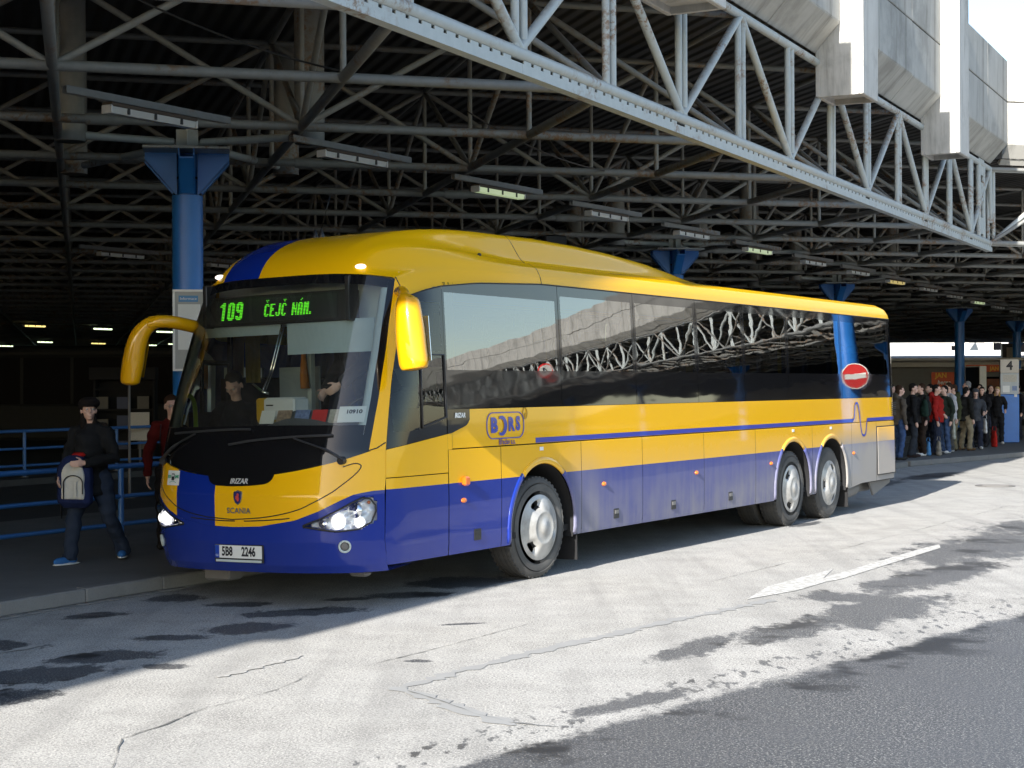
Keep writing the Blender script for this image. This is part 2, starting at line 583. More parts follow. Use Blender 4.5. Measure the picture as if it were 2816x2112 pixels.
# flange under the edge chord
for k in range(n0, 6):
    t0 = 14.72 + E_SP * k + .004; t1 = min(14.72 + E_SP * (k + 1), TC)
    b = MB()
    c = PT(PE - .03, (t0 + t1) / 2, ZB - .155)
    rot = Matrix((Vector((sT, cT, 0)), Vector((-cT, sT, 0)), Vector((0, 0, 1)))).transposed()
    b.box(c, (t1 - t0, .012, .105), rot=rot)
    b.box(PT(PE + .035, (t0 + t1) / 2, ZB - .20), (t1 - t0, .12, .012), rot=rot)
    nl = int((t1 - t0) / .23)
    for i in range(nl):
        b.box(PT(PE - .03, t0 + .12 + i * .23, ZB - .085), (.165, .012, .036), rot=rot)
    b.build('edge_flange', M['tube'], canopy)
# second edge, turning 45 degrees towards the yard's far side
for k in range(0, 28):
    a = CORN + E2 * (k * E_SP); c = CORN + E2 * ((k + 1) * E_SP); h = (a + c) / 2
    up = Vector((0, 0, ZT)); lo = Vector((0, 0, ZB))
    member('edge_bottom_chord', a + lo, c + lo, .07)
    member('edge_top_chord', a + up, c + up, .065)
    member('edge_diagonal', a + lo, h + up, .057); member('edge_diagonal', h + up, c + lo, .057)
    for q in (a, h):
        for o in (-.075, .075):
            member('edge_post', q + E2 * o + lo, q + E2 * o + up, .046)
# ladder post at the corner
b = MB()
for o in (-.28, .28):
    b.tube(PT(PE, 38.9 + o, ZB), PT(PE, 38.9 + o, ZT), .06, 10)
rotE = Matrix((Vector((sT, cT, 0)), Vector((-cT, sT, 0)), Vector((0, 0, 1)))).transposed()
for z in (5.62, 6.45, 7.0):
    b.box(PT(PE - .02, 38.9, z), (.62, .02, .38), rot=rotE)
b.build('corner_ladder_post', M['tube'], canopy, 40)

# --- interior space frame on a 45 degree grid
GA, GB = E_SP * math.cos(R(48)), E_SP * math.cos(R(42))
base = PT(PE, 17.02)
def keep(P):
    if not (pOf(P) > PE - .2 or d2(P) > -.2): return False
    if P.y > 131 or P.y < 4: return False
    if P.y > 6 and abs(P.x / P.y) < (.40 if P.x > 0 else .70 if P.y < 30 else .45): return True
    if -.2 <= d2(P) < 15 and 0 < m2(P) < 126: return True
    return False
NODES = {}
for i in range(-60, 62):
    for j in range(-40, 62):
        P = base + ADIR * (i * GA) + BDIR * (j * GB)
        if keep(P): NODES[(i, j)] = P
vB, vT = Vector((0, 0, ZB)), Vector((0, 0, ZT))
for (i, j), P in NODES.items():
    par = (i + j) % 2 == 0
    if pOf(P) > PE + .5 or d2(P) > .5:
        member('lattice_post', P + vB, P + vT, .037)
    for (di, dj, kd) in ((1, 0, 'cross'), (0, 1, 'deep')):
        Q = NODES.get((i + di, j + dj))
        if Q is None: continue
        member(kd + '_bottom_chord', P + vB, Q + vB, .060)
        member(kd + '_top_chord', P + vT, Q + vT, .048)
        if par: member(kd + '_diagonal', P + vB, Q + vT, .043)
        else: member(kd + '_diagonal', P + vT, Q + vB, .043)
for kind, L in members.items():
    L.sort(key=lambda q: -q[0])
    nm = min(300, sum(1 for q in L if q[0] > 2.0))
    for q in L[:nm]:
        tube_obj(kind, q[1], q[2], q[3], canopy, UT if kind.startswith('edge') else UT_SHADED)
    rest = L[nm:]
    if rest:
        b = MB()
        for q in rest:
            b.tube(q[1], q[2], q[3], 6, caps=False)
        tag(b.build(kind + '_far', M['tube'] if kind.startswith('edge') else M['tube_shaded'], canopy, True), kind='stuff')
# pipe sleeves where chords are spliced
b0 = MB(); b0.tube((0, 0, 0), (0, 0, .42), .077, 14)
SLV = b0.mesh('sleeve', M['tube_shaded'], 40)
cnt = 0
for (i, j), P in sorted(NODES.items(), key=lambda q: q[1].y):
    if P.y < 10 or abs(P.x / P.y) > .33: continue
    if (i * 2 + j) % 3 == 0 and cnt < 60 and (i + 1, j) in NODES and pOf(P) > PE + 1:
        o = link('splice_sleeve', SLV, canopy)
        o.matrix_local = Matrix.Translation(P + vB + ADIR * .35) @ ADIR.to_track_quat('Z', 'Y').to_matrix().to_4x4()
        cnt += 1

# --- roof deck
far = 133.0
poly = [PT(PE + .06, -45), PT(PE + .06, TC), CORN + E2 * 130 + E2N * .06, Vector((170, far, 0)), Vector((-75, far, 0)), Vector((-75, -40, 0))]
b = MB(); b.prism([(q.x, q.y, 7.36) for q in poly], (0, 0, .22))
b.build('roof_deck', M['deck'], canopy)
b = MB(); b.box((45, far, 6.4), (245, .3, 2.3)); b.build('rear_sky_board', M['concrete'], canopy)  # added board closing off the sky behind the far lattice

# --- concrete fascia
PP, PW, PN = 7.0, 7.42, 25.35
rotE = Matrix((Vector((sT, cT, 0)), Vector((-cT, sT, 0)), Vector((0, 0, 1)))).transposed()   # local x along edge, y inward, z up
rotF = Matrix((E2, E2N, Vector((0, 0, 1)))).transposed()
def slab(w, h, th=.12):
    q = MB(); q.box((0, 0, 0), (w, th, h), bev=.012); return q.mesh('fascia_panel', M['concrete'])
PWID = PW / 3
S_LOW, S_UP = slab(PWID - .022, 1.005), slab(PWID - .022, .985)
L45 = math.hypot(.42, .46)
S_SOF = slab(PWID - .022, L45, .10)
q = MB(); w, hd, zb, zt = .93, .78, 6.52, 10.33
q.box((0, -hd / 2 + .04, 0), (w, .08, zt - zb), bev=.012); q.box((0, hd / 2 - .04, 0), (w, .08, zt - zb), bev=.012)
q.box((-w / 2 + .04, 0, 0), (.08, hd - .162, zt - zb - .004)); q.box((w / 2 - .04, 0, 0), (.08, hd - .162, zt - zb - .004))
q.box((0, 0, -(zt - zb) / 2 + .14), (w - .162, hd - .162, .1)); q.box((0, 0, (zt - zb) / 2 - .09), (w - .162, hd - .162, .1))
PIER = q.mesh('concrete_pier', M['pier'])
def place(me, name, pos, rot):
    o = link(name, me, canopy); o.matrix_local = Matrix.Translation(pos) @ rot.to_4x4(); return o
sofrot = Matrix.Rotation(math.atan2(.42, .46), 3, 'X')
def fascia(origin, edir, inw, rot, t_start, n_bays, piers=True):
    """a run of bays; every bay is a pier followed by two rows of three panels and a sloping soffit row"""
    for k in range(n_bays):
        tb = t_start + k * PW
        o = origin + edir * tb
        if piers:
            place(PIER, 'concrete_pier', o + edir * .465 + inw * .02 + Vector((0, 0, (6.52 + 10.33) / 2)), rot)
        for i in range(3):
            c = o + edir * ((i + .5) * PWID)
            j1, j2 = random.uniform(-.006, .006), random.uniform(-.006, .006)
            place(S_LOW, 'fascia_panel', c + inw * (.06 + j1) + Vector((0, 0, 8.19)), rot)
            place(S_UP, 'fascia_panel', c + inw * (.06 + j2) + Vector((0, 0, 9.21)), rot)
            place(S_SOF, 'soffit_panel', c + inw * (.21 + .035) + Vector((0, 0, 7.455 + .035)), rot @ sofrot)
        bk = MB(); bk.box((0, 0, 0), (PW - .01, .1, 2.0)); me = bk.mesh('joint_backing', M['joint'])
        place(me, 'joint_backing', o + edir * PW / 2 + inw * .22 + Vector((0, 0, 8.66)), rot)
        bk = MB(); bk.box((0, 0, 0), (PW - .01, .04, L45 - .06)); me = bk.mesh('joint_backing', M['joint'])
        place(me, 'joint_backing', o + edir * PW / 2 + inw * .305 + Vector((0, 0, 7.55)), rot @ sofrot)
EDIR = Vector((sT, cT, 0)); INW = Vector((-cT, sT, 0))
fascia(PT(PP, PN - 9 * PW), EDIR, INW, rotE, 0, 11)
cp = PT(PP, PN + 2 * PW)                       # where both fascias meet
fascia(cp, E2, E2N, rotF, 0, 17, False)

# --- big open hub posts round the column heads, and struts from the heads to them
COLS = [(-4.475, 22.30), (3.94, 38.92), (10.53, 52.2), (19.38, 69.81), (26.29, 83.95)]
hub = MB()
hub.lathe([(.205, 5.22), (.205, 7.2), (.19, 7.2), (.19, 5.22), (.205, 5.22)], n=20)
HUB = hub.mesh('hub_post', M['tube_shaded'], 40)
ZH = 5.17
for ci, (x, y) in enumerate(COLS[:4]):
    for ox, oy in ((1.73, -.3), (-1.45, -.6), (-2.3, 2.7), (.95, 2.95)):
        link('hub_post', HUB, canopy, (x + ox, y + oy, 0))
        tube_obj('head_strut', (x + ox * .12, y + oy * .12, ZH + .12), (x + ox * .9, y + oy * .9, ZB + .02), .055, canopy)

# --- columns
def column_meshes():
    sh = MB(); sh.lathe([(.21, .0), (.21, 4.55), (.17, 4.56)], n=28)
    nk = MB(); nk.lathe([(.135, 4.55), (.135, 5.13)], n=24)
    rg = MB(); rg.lathe([(.142, 4.78), (.150, 4.785), (.150, 4.81), (.142, 4.815)], n=24)
    pl = MB(); pl.box((0, 0, 5.15), (1.16, 1.16, .036), bev=.006)
    st = MB(); st.box((0, 0, 5.32), (.30, .02, .30)); st.box((0, 0, 5.32), (.02, .30, .296))
    g = MB()
    for dy in (-.10, .10):
        g.prism([(.14, dy - .008, 4.55), (.57, dy - .008, 5.04), (.57, dy - .008, 5.132), (.14, dy - .008, 5.132)], (0, .016, 0))
    g.prism([(.20, -.09, 4.57), (.575, -.09, 5.0), (.575, -.09, 5.02), (.19, -.09, 4.59)], (0, .18, 0))
    return [('shaft', sh.mesh('shaft', M['bluecol'], 40)), ('neck', nk.mesh('neck', M['bluecol'], 40)), ('collar', rg.mesh('collar', M['black'], 40)),
            ('top_plate', pl.mesh('top_plate', M['tube'])), ('stub', st.mesh('stub', M['tube']))], g.mesh('gusset', M['bluecol'])
CM, CG = column_meshes()
CROT = R(10)
def column(x, y, label, group='blue canopy columns', z0=0.0):
    t = thing('canopy_column', label, 'column', (x, y, z0), CROT, group)
    for nm, me in CM: link(nm, me, t)
    for k in range(4): link('gusset', CG, t, rz=R(90 * k))
    return t
cl = ['nearest blue steel column with flared head, carrying the information board beside the coach windscreen',
      'blue column whose flared head shows just above the coach roof fairing', 'blue column head showing above the rear end of the coach roof',
      'blue steel column behind the waiting crowd, left of the platform 4 totem', 'blue steel column at the right edge behind the platform 4 totem']
for (x, y), l in zip(COLS, cl): column(x, y, l)
column(40.0, 128.0, 'distant dark blue column with flared head against the bright gap in the crowd background')

# --- strip lights
hs = MB(); hs.box((0, 0, .055), (1.36, .17, .05), bev=.01)
df = MB()
df.prism([(-.66, -.075, .03), (-.66, .075, .03), (-.66, .06, -.045), (-.66, -.06, -.045)], (1.32, 0, 0))
ec = MB(); ec.box((0, 0, 0), (.03, .165, .10), bev=.008)
ch = MB(); ch.box((0, 0, .17), (2.6, .07, .012)); ch.box((0, -.035, .13), (2.6, .008, .075)); ch.box((0, .035, .13), (2.6, .008, .075))
M['lamp_housing'] = simple('rusty lamp housing', (.10, .075, .055), .7)
M['lamp_off'] = simple('lamp diffuser', (.70, .72, .70), .35)
M['lamp_on'] = emis('lit lamp diffuser', (.80, 1.0, .55), .14, (.5, .5, .45))
M['lamp_warm'] = emis('warm lit lamp diffuser', (1.0, .78, .25), .14, (.5, .45, .3))
hs_m, ec_m, ch_m = hs.mesh('housing', M['lamp_housing']), ec.mesh('end_cap', M['white_plastic']), ch.mesh('channel', M['tube_shaded'])
M['lamp_on2'] = emis('bright lit tube', (.80, 1.0, .6), .9); M['lamp_warm2'] = emis('bright warm tube', (1.0, .78, .25), .6)
df_m = {k: df.mesh('diffuser', M[k]) for k in ('lamp_off', 'lamp_on', 'lamp_warm', 'lamp_on2', 'lamp_warm2')}
cl_ = MB()
cl_.box((0, -.077, .0), (.035, .01, .07))
cl_m = cl_.mesh('clip', M['black'])
def lamp(x, y, state, label, group, chan=True, z=5.05, deep=False):
    t = thing('strip_light', label, 'lamp', (x, y, z), R(90 - 33), group)
    link('housing', hs_m, t); link('diffuser', df_m[state + '2' if deep else state], t); link('end_cap', ec_m, t, (.675, 0, 0)); link('end_cap', ec_m, t, (-.675, 0, 0))
    for x_ in (-.42, 0, .42): link('clip', cl_m, t, (x_, 0, 0))
    if chan: link('channel', ch_m, t)
    return t
near = [(-4.18, 18.75, 0), (-2.18, 22.3, 0), (-.2, 26.28, 1), (1.78, 30.0, 0), (3.79, 33.9, 0), (5.8, 38.0, 1), (7.85, 41.94, 0), (9.85, 45.8, 0), (11.9, 50.0, 2), (14.0, 54.15, 0), (16.1, 58.6, 0), (18.2, 62.95, 1), (20.2, 67.0, 0), (22.2, 71.0, 0), (24.2, 75.0, 1)]
for k, (x, y, s) in enumerate(near):
    lamp(x, y, ('lamp_off', 'lamp_on', 'lamp_warm')[s], '%s strip light from the left in the long row under the canopy edge' % ORD[k], 'strip lights in the row above the coach')
lamp(-9.3, 38.4, 'lamp_off', 'dim strip light left of the big blue column, below the lattice', 'strip lights in the second row')
lamp(-7.4, 42.0, 'lamp_off', 'dim strip light between the big blue column and the coach roof', 'strip lights in the second row')
farl = [(-24.3, 82.1, 2), (-22.0, 86.6, 1), (-19.75, 91.6, 1), (-32.2, 111.1, 1), (-29.6, 115.3, 2), (-27.1, 120.6, 1), (-38, 121, 1), (-24.7, 118, 1)]
where = ['upper left warm yellow', 'white one above the platform 13 sign right side', 'white one just right of the far mirror', 'pale one left of the platform 13 sign', 'yellowish one above the walking woman',
         'white one inside the bend of the far mirror', 'leftmost white', 'small white one beside the big blue column']
for k, (x, y, s) in enumerate(farl):
    lamp(x, y, ('lamp_off', 'lamp_on', 'lamp_warm')[s], 'lit strip light in the dark hall: %s' % where[k], 'lit strip lights deep in the hall', False, 5.05, True)
for k, (x, y) in enumerate([(-34.6, 132), (-33.3, 131), (-44, 131), (-30, 131.5)]):
    lamp(x, y, 'lamp_on', 'tiny lit strip light low in the dark hall, %s from the left' % ORD[k], 'lit strip lights deep in the hall', False, 4.6 - .15 * k, True)
# thin cables slung under the frame
for a, c, lab in (((-3.9, 16.3, 5.9), (-.9, 18.9, 5.45), 'black cable slung under the lattice at the upper left'), ((-.6, 22.6, 5.75), (2.0, 26.4, 5.35), 'black cable slung under the lattice above the coach roof')):
    b = MB(); a = Vector(a); c = Vector(c)
    b.path([a.lerp(c, u) - Vector((0, 0, .18 * 4 * u * (1 - u))) for u in [i / 12 for i in range(13)]], .012, 6)
    tag(b.build('cable', M['black']), lab, 'cable')
# ------------------------------------------------------------------ ground
def mat_asphalt():
    t = NT('worn asphalt'); p = t.wpos(); X, Y, Z = t.xyz(p)
    big = t.noise(p, .35, 5, .6); mid = t.noise(p, 2.3, 6, .65); fine = t.noise(p, 38, 4, .75); grit = t.noise(p, 75, 3, .7)
    c = t.mix(t.ramp(mid, .3, .7), (.25, .245, .231), (.40, .392, .37))
    c = t.mix(t.ramp(big, .35, .65, 0, .4), c, (.36, .36, .355))
    c = t.mix(t.ramp(fine, .47, .62, 0, .85), c, (.19, .185, .18))
    c = t.mix(t.ramp(grit, .48, .60, 0, .8), c, (.62, .595, .55))
    trk = t.noise(t.mapping(p, rot=(0, 0, R(34)), scale=(1.6, .10, 1)), 1.5, 4, .6)
    c = t.mix(t.ramp(trk, .45, .68, 0, .38), c, (.22, .215, .205))
    c = t.mix(t.ramp(t.noise(p, 5.5, 6, .75), .58, .72, 0, .45), c, (.20, .195, .185))
    # dark damp asphalt on the camera side of a ragged line
    ln = t.math('SUBTRACT', t.math('MULTIPLY', t.math('SUBTRACT', Y, 8.47), .652), t.math('MULTIPLY', X, .758))   # signed metres, >0 towards the coach
    rag = t.noise(t.mapping(p, rot=(0, 0, R(-41)), scale=(1.2, .55, 1)), 2.6, 6, .68)
    rag2 = t.noise(p, 14, 4, .7)
    sd = t.math('ADD', ln, t.math('ADD', t.math('MULTIPLY', t.math('SUBTRACT', rag, .5), .45), t.math('MULTIPLY', t.math('SUBTRACT', rag2, .5), .22)))
    dark = t.ramp(sd, .06, -.06)
    mask = dark
    # damp blots
    def blot(cx, cy, rx, ry, ang, soft=.13, amp=1.9):
        v = t.mapping(p, loc=(-0, 0, 0))
        m = t.n('VectorMath', operation='SUBTRACT'); t.l(p, m.inputs[0]); m.inputs[1].default_value = (cx, cy, 0)
        q = t.mapping(m.outputs[0], rot=(0, 0, -ang), scale=(1, 1, 0))
        m3 = t.n('VectorMath', operation='DIVIDE'); t.l(q, m3.inputs[0]); m3.inputs[1].default_value = (rx, ry, 1)
        ln_ = t.n('VectorMath', operation='LENGTH'); t.l(m3.outputs[0], ln_.inputs[0])
        f = t.math('ADD', ln_.outputs['Value'], t.math('MULTIPLY', t.math('SUBTRACT', rag, .5), amp))
        f = t.math('ADD', f, t.math('MULTIPLY', t.math('SUBTRACT', rag2, .5), 1.3))
        return t.ramp(f, 1.0 + soft, 1.0 - soft)
    blots = [(-3.85, 11.98, .36, .22, 0), (-2.89, 11.45, .38, .25, .5), (-3.15, 10.75, .50, .30, .6), (-3.12, 10.0, .26, .24, .4), (-2.39, 11.05, .15, .11, 0), (-3.53, 13.55, .27, .18, .7),
             (-3.05, 14.6, .24, .28, .4), (-2.38, 14.18, .26, .18, .2), (-1.75, 13.68, .52, .22, .35), (-2.58, 12.32, .26, .17, .1), (-2.12, 12.75, .40, .26, .6), (-.95, 14.75, .36, .22, .3), (-.5, 15.7, .5, .4, .4),
             (-.67, 11.22, .11, .07, 0), (-.40, 12.95, .20, .05, .3), (-1.5, 14.5, .2, .1, .2), (6.3, 30.0, 2.0, .5, 1.0), (8.6, 33.2, 1.6, .35, 1.0), (4.0, 22.0, .5, .12, 1.0)]
    for q in blots:
        mask = t.math('MAXIMUM', mask, blot(*q))
    # long tongue of damp asphalt in the sun
    for q in [(3.1, 13.6, .42, 1.15, -.62), (2.1, 12.45, .25, .75, -.70), (4.2, 16.0, .35, 1.7, -.62), (5.6, 18.9, .7, 2.2, -.62), (1.35, 11.75, .16, .75, -.55), (.75, 9.75, .13, .55, -.75), (7.3, 21.6, .8, 1.6, -.7), (3.0, 14.45, .5, .35, -.6)]:
        mask = t.math('MAXIMUM', mask, t.math('MULTIPLY', blot(*q, .22, 2.6), .92))
    # dotted splash rim
    dots = t.math('MULTIPLY', t.ramp(t.noise(t.mapping(p, rot=(0, 0, R(-41)), scale=(1.5, .6, 1)), 8.0, 4, .6), .56, .61), t.ramp(t.math('ABSOLUTE', t.math('SUBTRACT', ln, .26)), .42, .10))
    mask = t.math('MAXIMUM', mask, t.math('MULTIPLY', dots, .8))
    wetc = t.mix(t.ramp(fine, .48, .64, 0, .9), (.050, .053, .058), (.15, .15, .152))
    wetc = t.mix(t.ramp(grit, .55, .63), wetc, (.48, .47, .44))
    wetc = t.mix(t.ramp(t.noise(p, .8, 4), .35, .7, 0, .55), wetc, (.095, .097, .103))
    wetc = t.mix(t.math('MULTIPLY', t.ramp(t.noise(p, 1.1, 4, .6), .52, .62), t.ramp(sd, -.9, -.15)), wetc, (.030, .030, .031))
    c = t.mix(mask, c, wetc)
    rg = t.ramp(mask, 0, 1, .92, .55, False)
    h = t.math('ADD', t.math('MULTIPLY', fine, .6), grit)
    t.pbr(c, rg, 0, t.bump(h, .35, .006), spec=.35)
    return t.mat

def mat_paving(name, a, b_, sc=1.4):
    t = NT(name); p = t.wpos()
    n = t.noise(p, sc, 6, .65); f = t.noise(p, 70, 3, .65)
    c = t.mix(n, a, b_)
    c = t.mix(t.ramp(f, .5, .75, 0, .35), c, [x * .55 for x in a])
    c = t.mix(t.ramp(t.noise(p, .6, 5, .7), .55, .75, 0, .5), c, [x * .5 for x in a])
    t.pbr(c, .85, 0, t.bump(f, .25, .004), spec=.3)
    return t.mat
M['asphalt'] = mat_asphalt()
M['platform'] = mat_paving('platform asphalt', (.13, .13, .125), (.22, .215, .205))
M['kerb'] = mat_paving('kerb concrete', (.15, .147, .14), (.25, .243, .23), 2.5)
M['tar'] = simple('tar crack', (.15, .15, .145), .8, bump=.3)
M['seal'] = simple('pale crack filler', (.30, .30, .295), .85, bump=.3)
def mat_marking(name='worn road paint', a=.41, e=.62):
    t = NT(name); p = t.wpos()
    w = t.ramp(t.noise(p, 16, 6, .75), a, e)
    c = t.mix(w, (.36, .35, .33), (.62, .62, .60))
    t.pbr(c, .8, 0, t.bump(t.noise(p, 90, 2), .3, .004)); return t.mat
M['marking'] = mat_marking()
M['faded'] = mat_marking('faded road paint', .5, .66)

g = MB(); g.add([(-900, -500, 0), (900, -500, 0), (900, 1500, 0), (-900, 1500, 0)], [(0, 1, 2, 3)])
ground = tag(g.build('road', M['asphalt']), kind='structure')

def strip(name, pts, wid, mat, z, parent=None, jitter=0.0, seed=1):
    rnd = random.Random(seed); L = []
    for a, c in zip(pts[:-1], pts[1:]):
        a = Vector((*a, 0)); c = Vector((*c, 0)); n = max(2, int((c - a).length / .06)) if jitter else 1
        for i in range(n): L.append(a.lerp(c, i / n))
    L.append(Vector((*pts[-1], 0)))
    vs, fs = [], []
    off = 0.0
    for i, q in enumerate(L):
        d = (L[min(i + 1, len(L) - 1)] - L[max(i - 1, 0)]).normalized(); nn = Vector((-d.y, d.x, 0))
        off = off * .75 + rnd.uniform(-jitter, jitter)
        w = wid * (1 + (rnd.uniform(-.75, .5) if jitter else 0)) / 2
        if jitter and wid < .05: w *= max(.12, .55 + .6 * math.sin(i * .21 + seed) * math.sin(i * .083 + 2 * seed))
        if i in (0, len(L) - 1): w *= .2 if jitter else 1
        vs += [tuple(q + nn * (off + w) + Vector((0, 0, z))), tuple(q + nn * (off - w) + Vector((0, 0, z)))]
    for i in range(len(L) - 1): fs.append((2 * i, 2 * i + 1, 2 * i + 3, 2 * i + 2))
    b = MB(); b.add(vs, fs)
    return b.build(name, mat, parent)
strip('crack', [(-2.0, 7.6), (-2.01, 8.13), (-2.12, 8.77), (-1.97, 9.12), (-1.82, 9.57), (-1.49, 10.14), (-1.35, 10.74), (-.99, 11.04), (-.39, 12.01), (.4, 13.4)], .012, M['tar'], .005, ground, .012, 3)
strip('crack', [(-.03, 9.14), (-.24, 9.4), (-.46, 9.81), (-.66, 10.1)], .02, M['tar'], .009, ground, .008, 4)
strip('crack', [(-.03, 9.14), (.25, 9.0), (.62, 8.95)], .016, M['tar'], .006, ground, .01, 5)
strip('filled_seam', [(-.72, 10.2), (-.5, 10.59), (-.03, 11.29), (1.0, 12.7), (2.3, 14.3)], .13, M['seal'], .004, ground, .012, 7)
strip('filled_seam', [(-.76, 10.24), (-.46, 9.81), (-.24, 9.42), (.0, 9.06)], .13, M['seal'], .0045, ground, .01, 8)
strip('crack', [(1.9, 15.6), (3.4, 18.0), (5.5, 21.4), (8.5, 26.4)], .01, M['tar'], .005, ground, .01, 9)
# painted arrow and worn lane line
b = MB()
def flatpoly(b, pts, z): b.add([(x, y, z) for x, y in pts], [tuple(range(len(pts)))])
ar = Vector((3.0, 4.6, 0)).normalized(); an = Vector((ar.y, -ar.x, 0)); tip = Vector((2.05, 14.28, 0))
def ap(u, v): q = tip + ar * u + an * v; return (q.x, q.y)
flatpoly(b, [(2.07, 14.30), (2.62, 14.90), (3.02, 15.55), (3.2, 15.75), (4.96, 18.70), (5.05, 19.1), (4.7, 18.6), (3.05, 15.85), (3.30, 16.62), (2.78, 15.82), (2.40, 15.2)], .006)
o = b.build('lane_arrow', M['marking'], ground)
strip('lane_line', [(-1.95, 10.6), (-1.5, 11.45)], .085, M['faded'], .006, ground, .004, 31)
strip('lane_line', [(-4.05, 10.9), (-3.5, 12.0)], .08, M['faded'], .006, ground, .004, 32)
# manhole cover by the far shadow edge
b = MB(); b.lathe([(.36, .004), (.36, .012), (.31, .012), (.31, .007)], (8.95, 29.9, 0), 28)
for k in range(5): b.box((8.95, 29.66 + k * .12, .009), (.5 - abs(k - 2) * .09, .05, .008))
b.build('manhole_cover', M['tank'], ground, 30)

# --- platform with kerb stones
KTH = R(29.6); kd = Vector((math.sin(KTH), math.cos(KTH), 0)); kn = Vector((-math.cos(KTH), math.sin(KTH), 0))
K0 = Vector((-4.28, 13.44, 0)); KL1 = 27.2
def kp(u, v=0.0, z=0.0): q = K0 + kd * u + kn * v; return Vector((q.x, q.y, z))
kend = kp(KL1); k2d = Vector((math.sin(R(42)), math.cos(R(42)), 0)); k2n = Vector((-k2d.y, k2d.x, 0))
def kp2(u, v=0.0, z=0.0): q = kend + k2d * u + k2n * v; return Vector((q.x, q.y, z))
HK = .13
b = MB()
pl = [kp(-16, .15), kp(KL1, .15), kp2(45, .15), kp2(45, 4.2), kp(KL1 - .6, 6.2), kp(-16, 6.2)]
b.prism([(q.x, q.y, 0) for q in pl], (0, 0, HK - .004))
platform = tag(b.build('platform', M['platform']), kind='structure')
q = MB(); q.box((0, 0, HK / 2), (.992, .15, HK), bev=.014); KS = q.mesh('kerb_stone', M['kerb'])
rnd = random.Random(5)
for i in range(-16, int(KL1)):
    c = kp(i + .5, .075); o = link('kerb_stone', KS, platform, (c.x, c.y, rnd.uniform(-.006, .004)), R(90) - KTH + rnd.uniform(-.006, .006))
for i in range(45):
    c = kp2(i + .5, .075); link('kerb_stone', KS, platform, (c.x, c.y, rnd.uniform(-.006, .004)), R(90 - 42) + rnd.uniform(-.006, .006))
strip('gutter_line', [tuple(kp(-6, -.10)[:2]), tuple(kp(7, -.08)[:2])], .10, M['seal'], .004, ground, .01, 12)
q = MB(); q.box((0, 0, 0), (.10, .085, .02), bev=.006); SET = q.mesh('sett', M['kerb'])
for i in range(46):
    c = kp(-3 + i * .115, -.06 + rnd.uniform(-.008, .008)); link('sett', SET, ground, (c.x, c.y, .0 + rnd.uniform(-.003, .003)), R(90) - KTH + rnd.uniform(-.06, .06))
# hall roadway, coloured dark so that little light bounces up to the frame
M['hall_road'] = mat_paving('darkened hall asphalt', (.045, .045, .044), (.085, .083, .08))
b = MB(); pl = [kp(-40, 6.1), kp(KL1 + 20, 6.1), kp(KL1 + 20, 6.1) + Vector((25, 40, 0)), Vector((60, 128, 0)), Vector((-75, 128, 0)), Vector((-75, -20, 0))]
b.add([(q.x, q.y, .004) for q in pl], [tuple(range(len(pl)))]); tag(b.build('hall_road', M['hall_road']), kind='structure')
# second platform deeper in the hall
b = MB()
pl = [kp(-20, 13.5), kp(60, 13.5), kp(60, 18.5), kp(-20, 18.5)]
b.prism([(q.x, q.y, 0) for q in pl], (0, 0, HK)); tag(b.build('far_platform', M['hall_road']), kind='structure')  # same darkened asphalt, for the gloom of the hall
# ------------------------------------------------------------------ the coach (local x across, y back from the nose, z up)
BTH = R(31.345); LEAN = .0201
bus = thing('coach', 'yellow and blue three-axle coach with green 109 destination display, standing at the platform', 'bus', (-2.169, 14.32, 0), -BTH)
LM = Matrix.Translation((1.2, 0, 0)) @ Matrix.Rotation(-LEAN, 4, 'Y') @ Matrix.Translation((-1.2, 0, 0))
def bpart(b, name, mats, smooth=False, parent=None):
    o = b.build(name, mats, parent or bus, smooth)
    if parent is None: o.matrix_local = LM
    return o
def bme(me, name, mat4=None, parent=None):
    o = link(name, me, parent or bus)
    o.matrix_local = (LM if parent is None else Matrix.Identity(4)) @ (mat4 or Matrix.Identity(4)); return o
ip = lambda x, a, c: float(np.interp(x, a, c))
_zs = [.30, .40, .6, 1.0, 1.36, 1.7, 2.0, 2.5, 2.93, 3.1]; _ss = [-.36, -.42, -.46, -.46, -.40, -.29, -.18, .02, .22, .32]
def sF(z): return ip(z, _zs, _ss)
def Wz(z): return ip(z, [.3, .45, .9, 1.7, 2.3, 2.92, 3.1], [1.24, 1.262, 1.275, 1.275, 1.262, 1.24, 1.225])
FD, FM, LEN = .8, 2.7, 13.86
def fr(om, z, off=0.0):
    a = min(abs(om), .9999)
    s = sF(z) + FD * (1 - (1 - a ** FM) ** (1 / FM))
    p = Vector((om * Wz(z), s, z))
    if off:
        nrm = fn(om, z); p = p + nrm * off
    return p
def fn(om, z):
    e = .004
    a = fr(min(om + e, .9995), z) - fr(om - e, z); c = fr(om, z + e) - fr(om, z - e)
    return a.cross(c).normalized()
def fw(w, z, off=0.0): return fr(w / Wz(z), z, off)
def omA(z): return ip(z, [1.36, 1.8, 2.2, 2.56, 2.86, 2.95], [.917, .92, .913, .90, .885, .88])
def omL(z): return omA(z) - .035        # the glass ends a little earlier on the platform side
def omD(z): return ip(z, [.33, 1.03, 1.37, 1.93, 2.33, 2.75], [.977, .98, .973, .956, .948, .948])
def sD(z): return fr(omD(z), z).y
def z_wb(w): a = abs(w) / 1.17; return 1.15 + .17 * a ** 1.8 + .04 * a ** 8
def z_wt(w): return 2.925 - .055 * (abs(w) / 1.1) ** 4
def z_y(w): return ip(abs(w), [0, .3, .65, .85, 1.0, 1.1, 1.2, 1.3], [.725, .735, .79, .865, .945, 1.0, 1.025, 1.03])
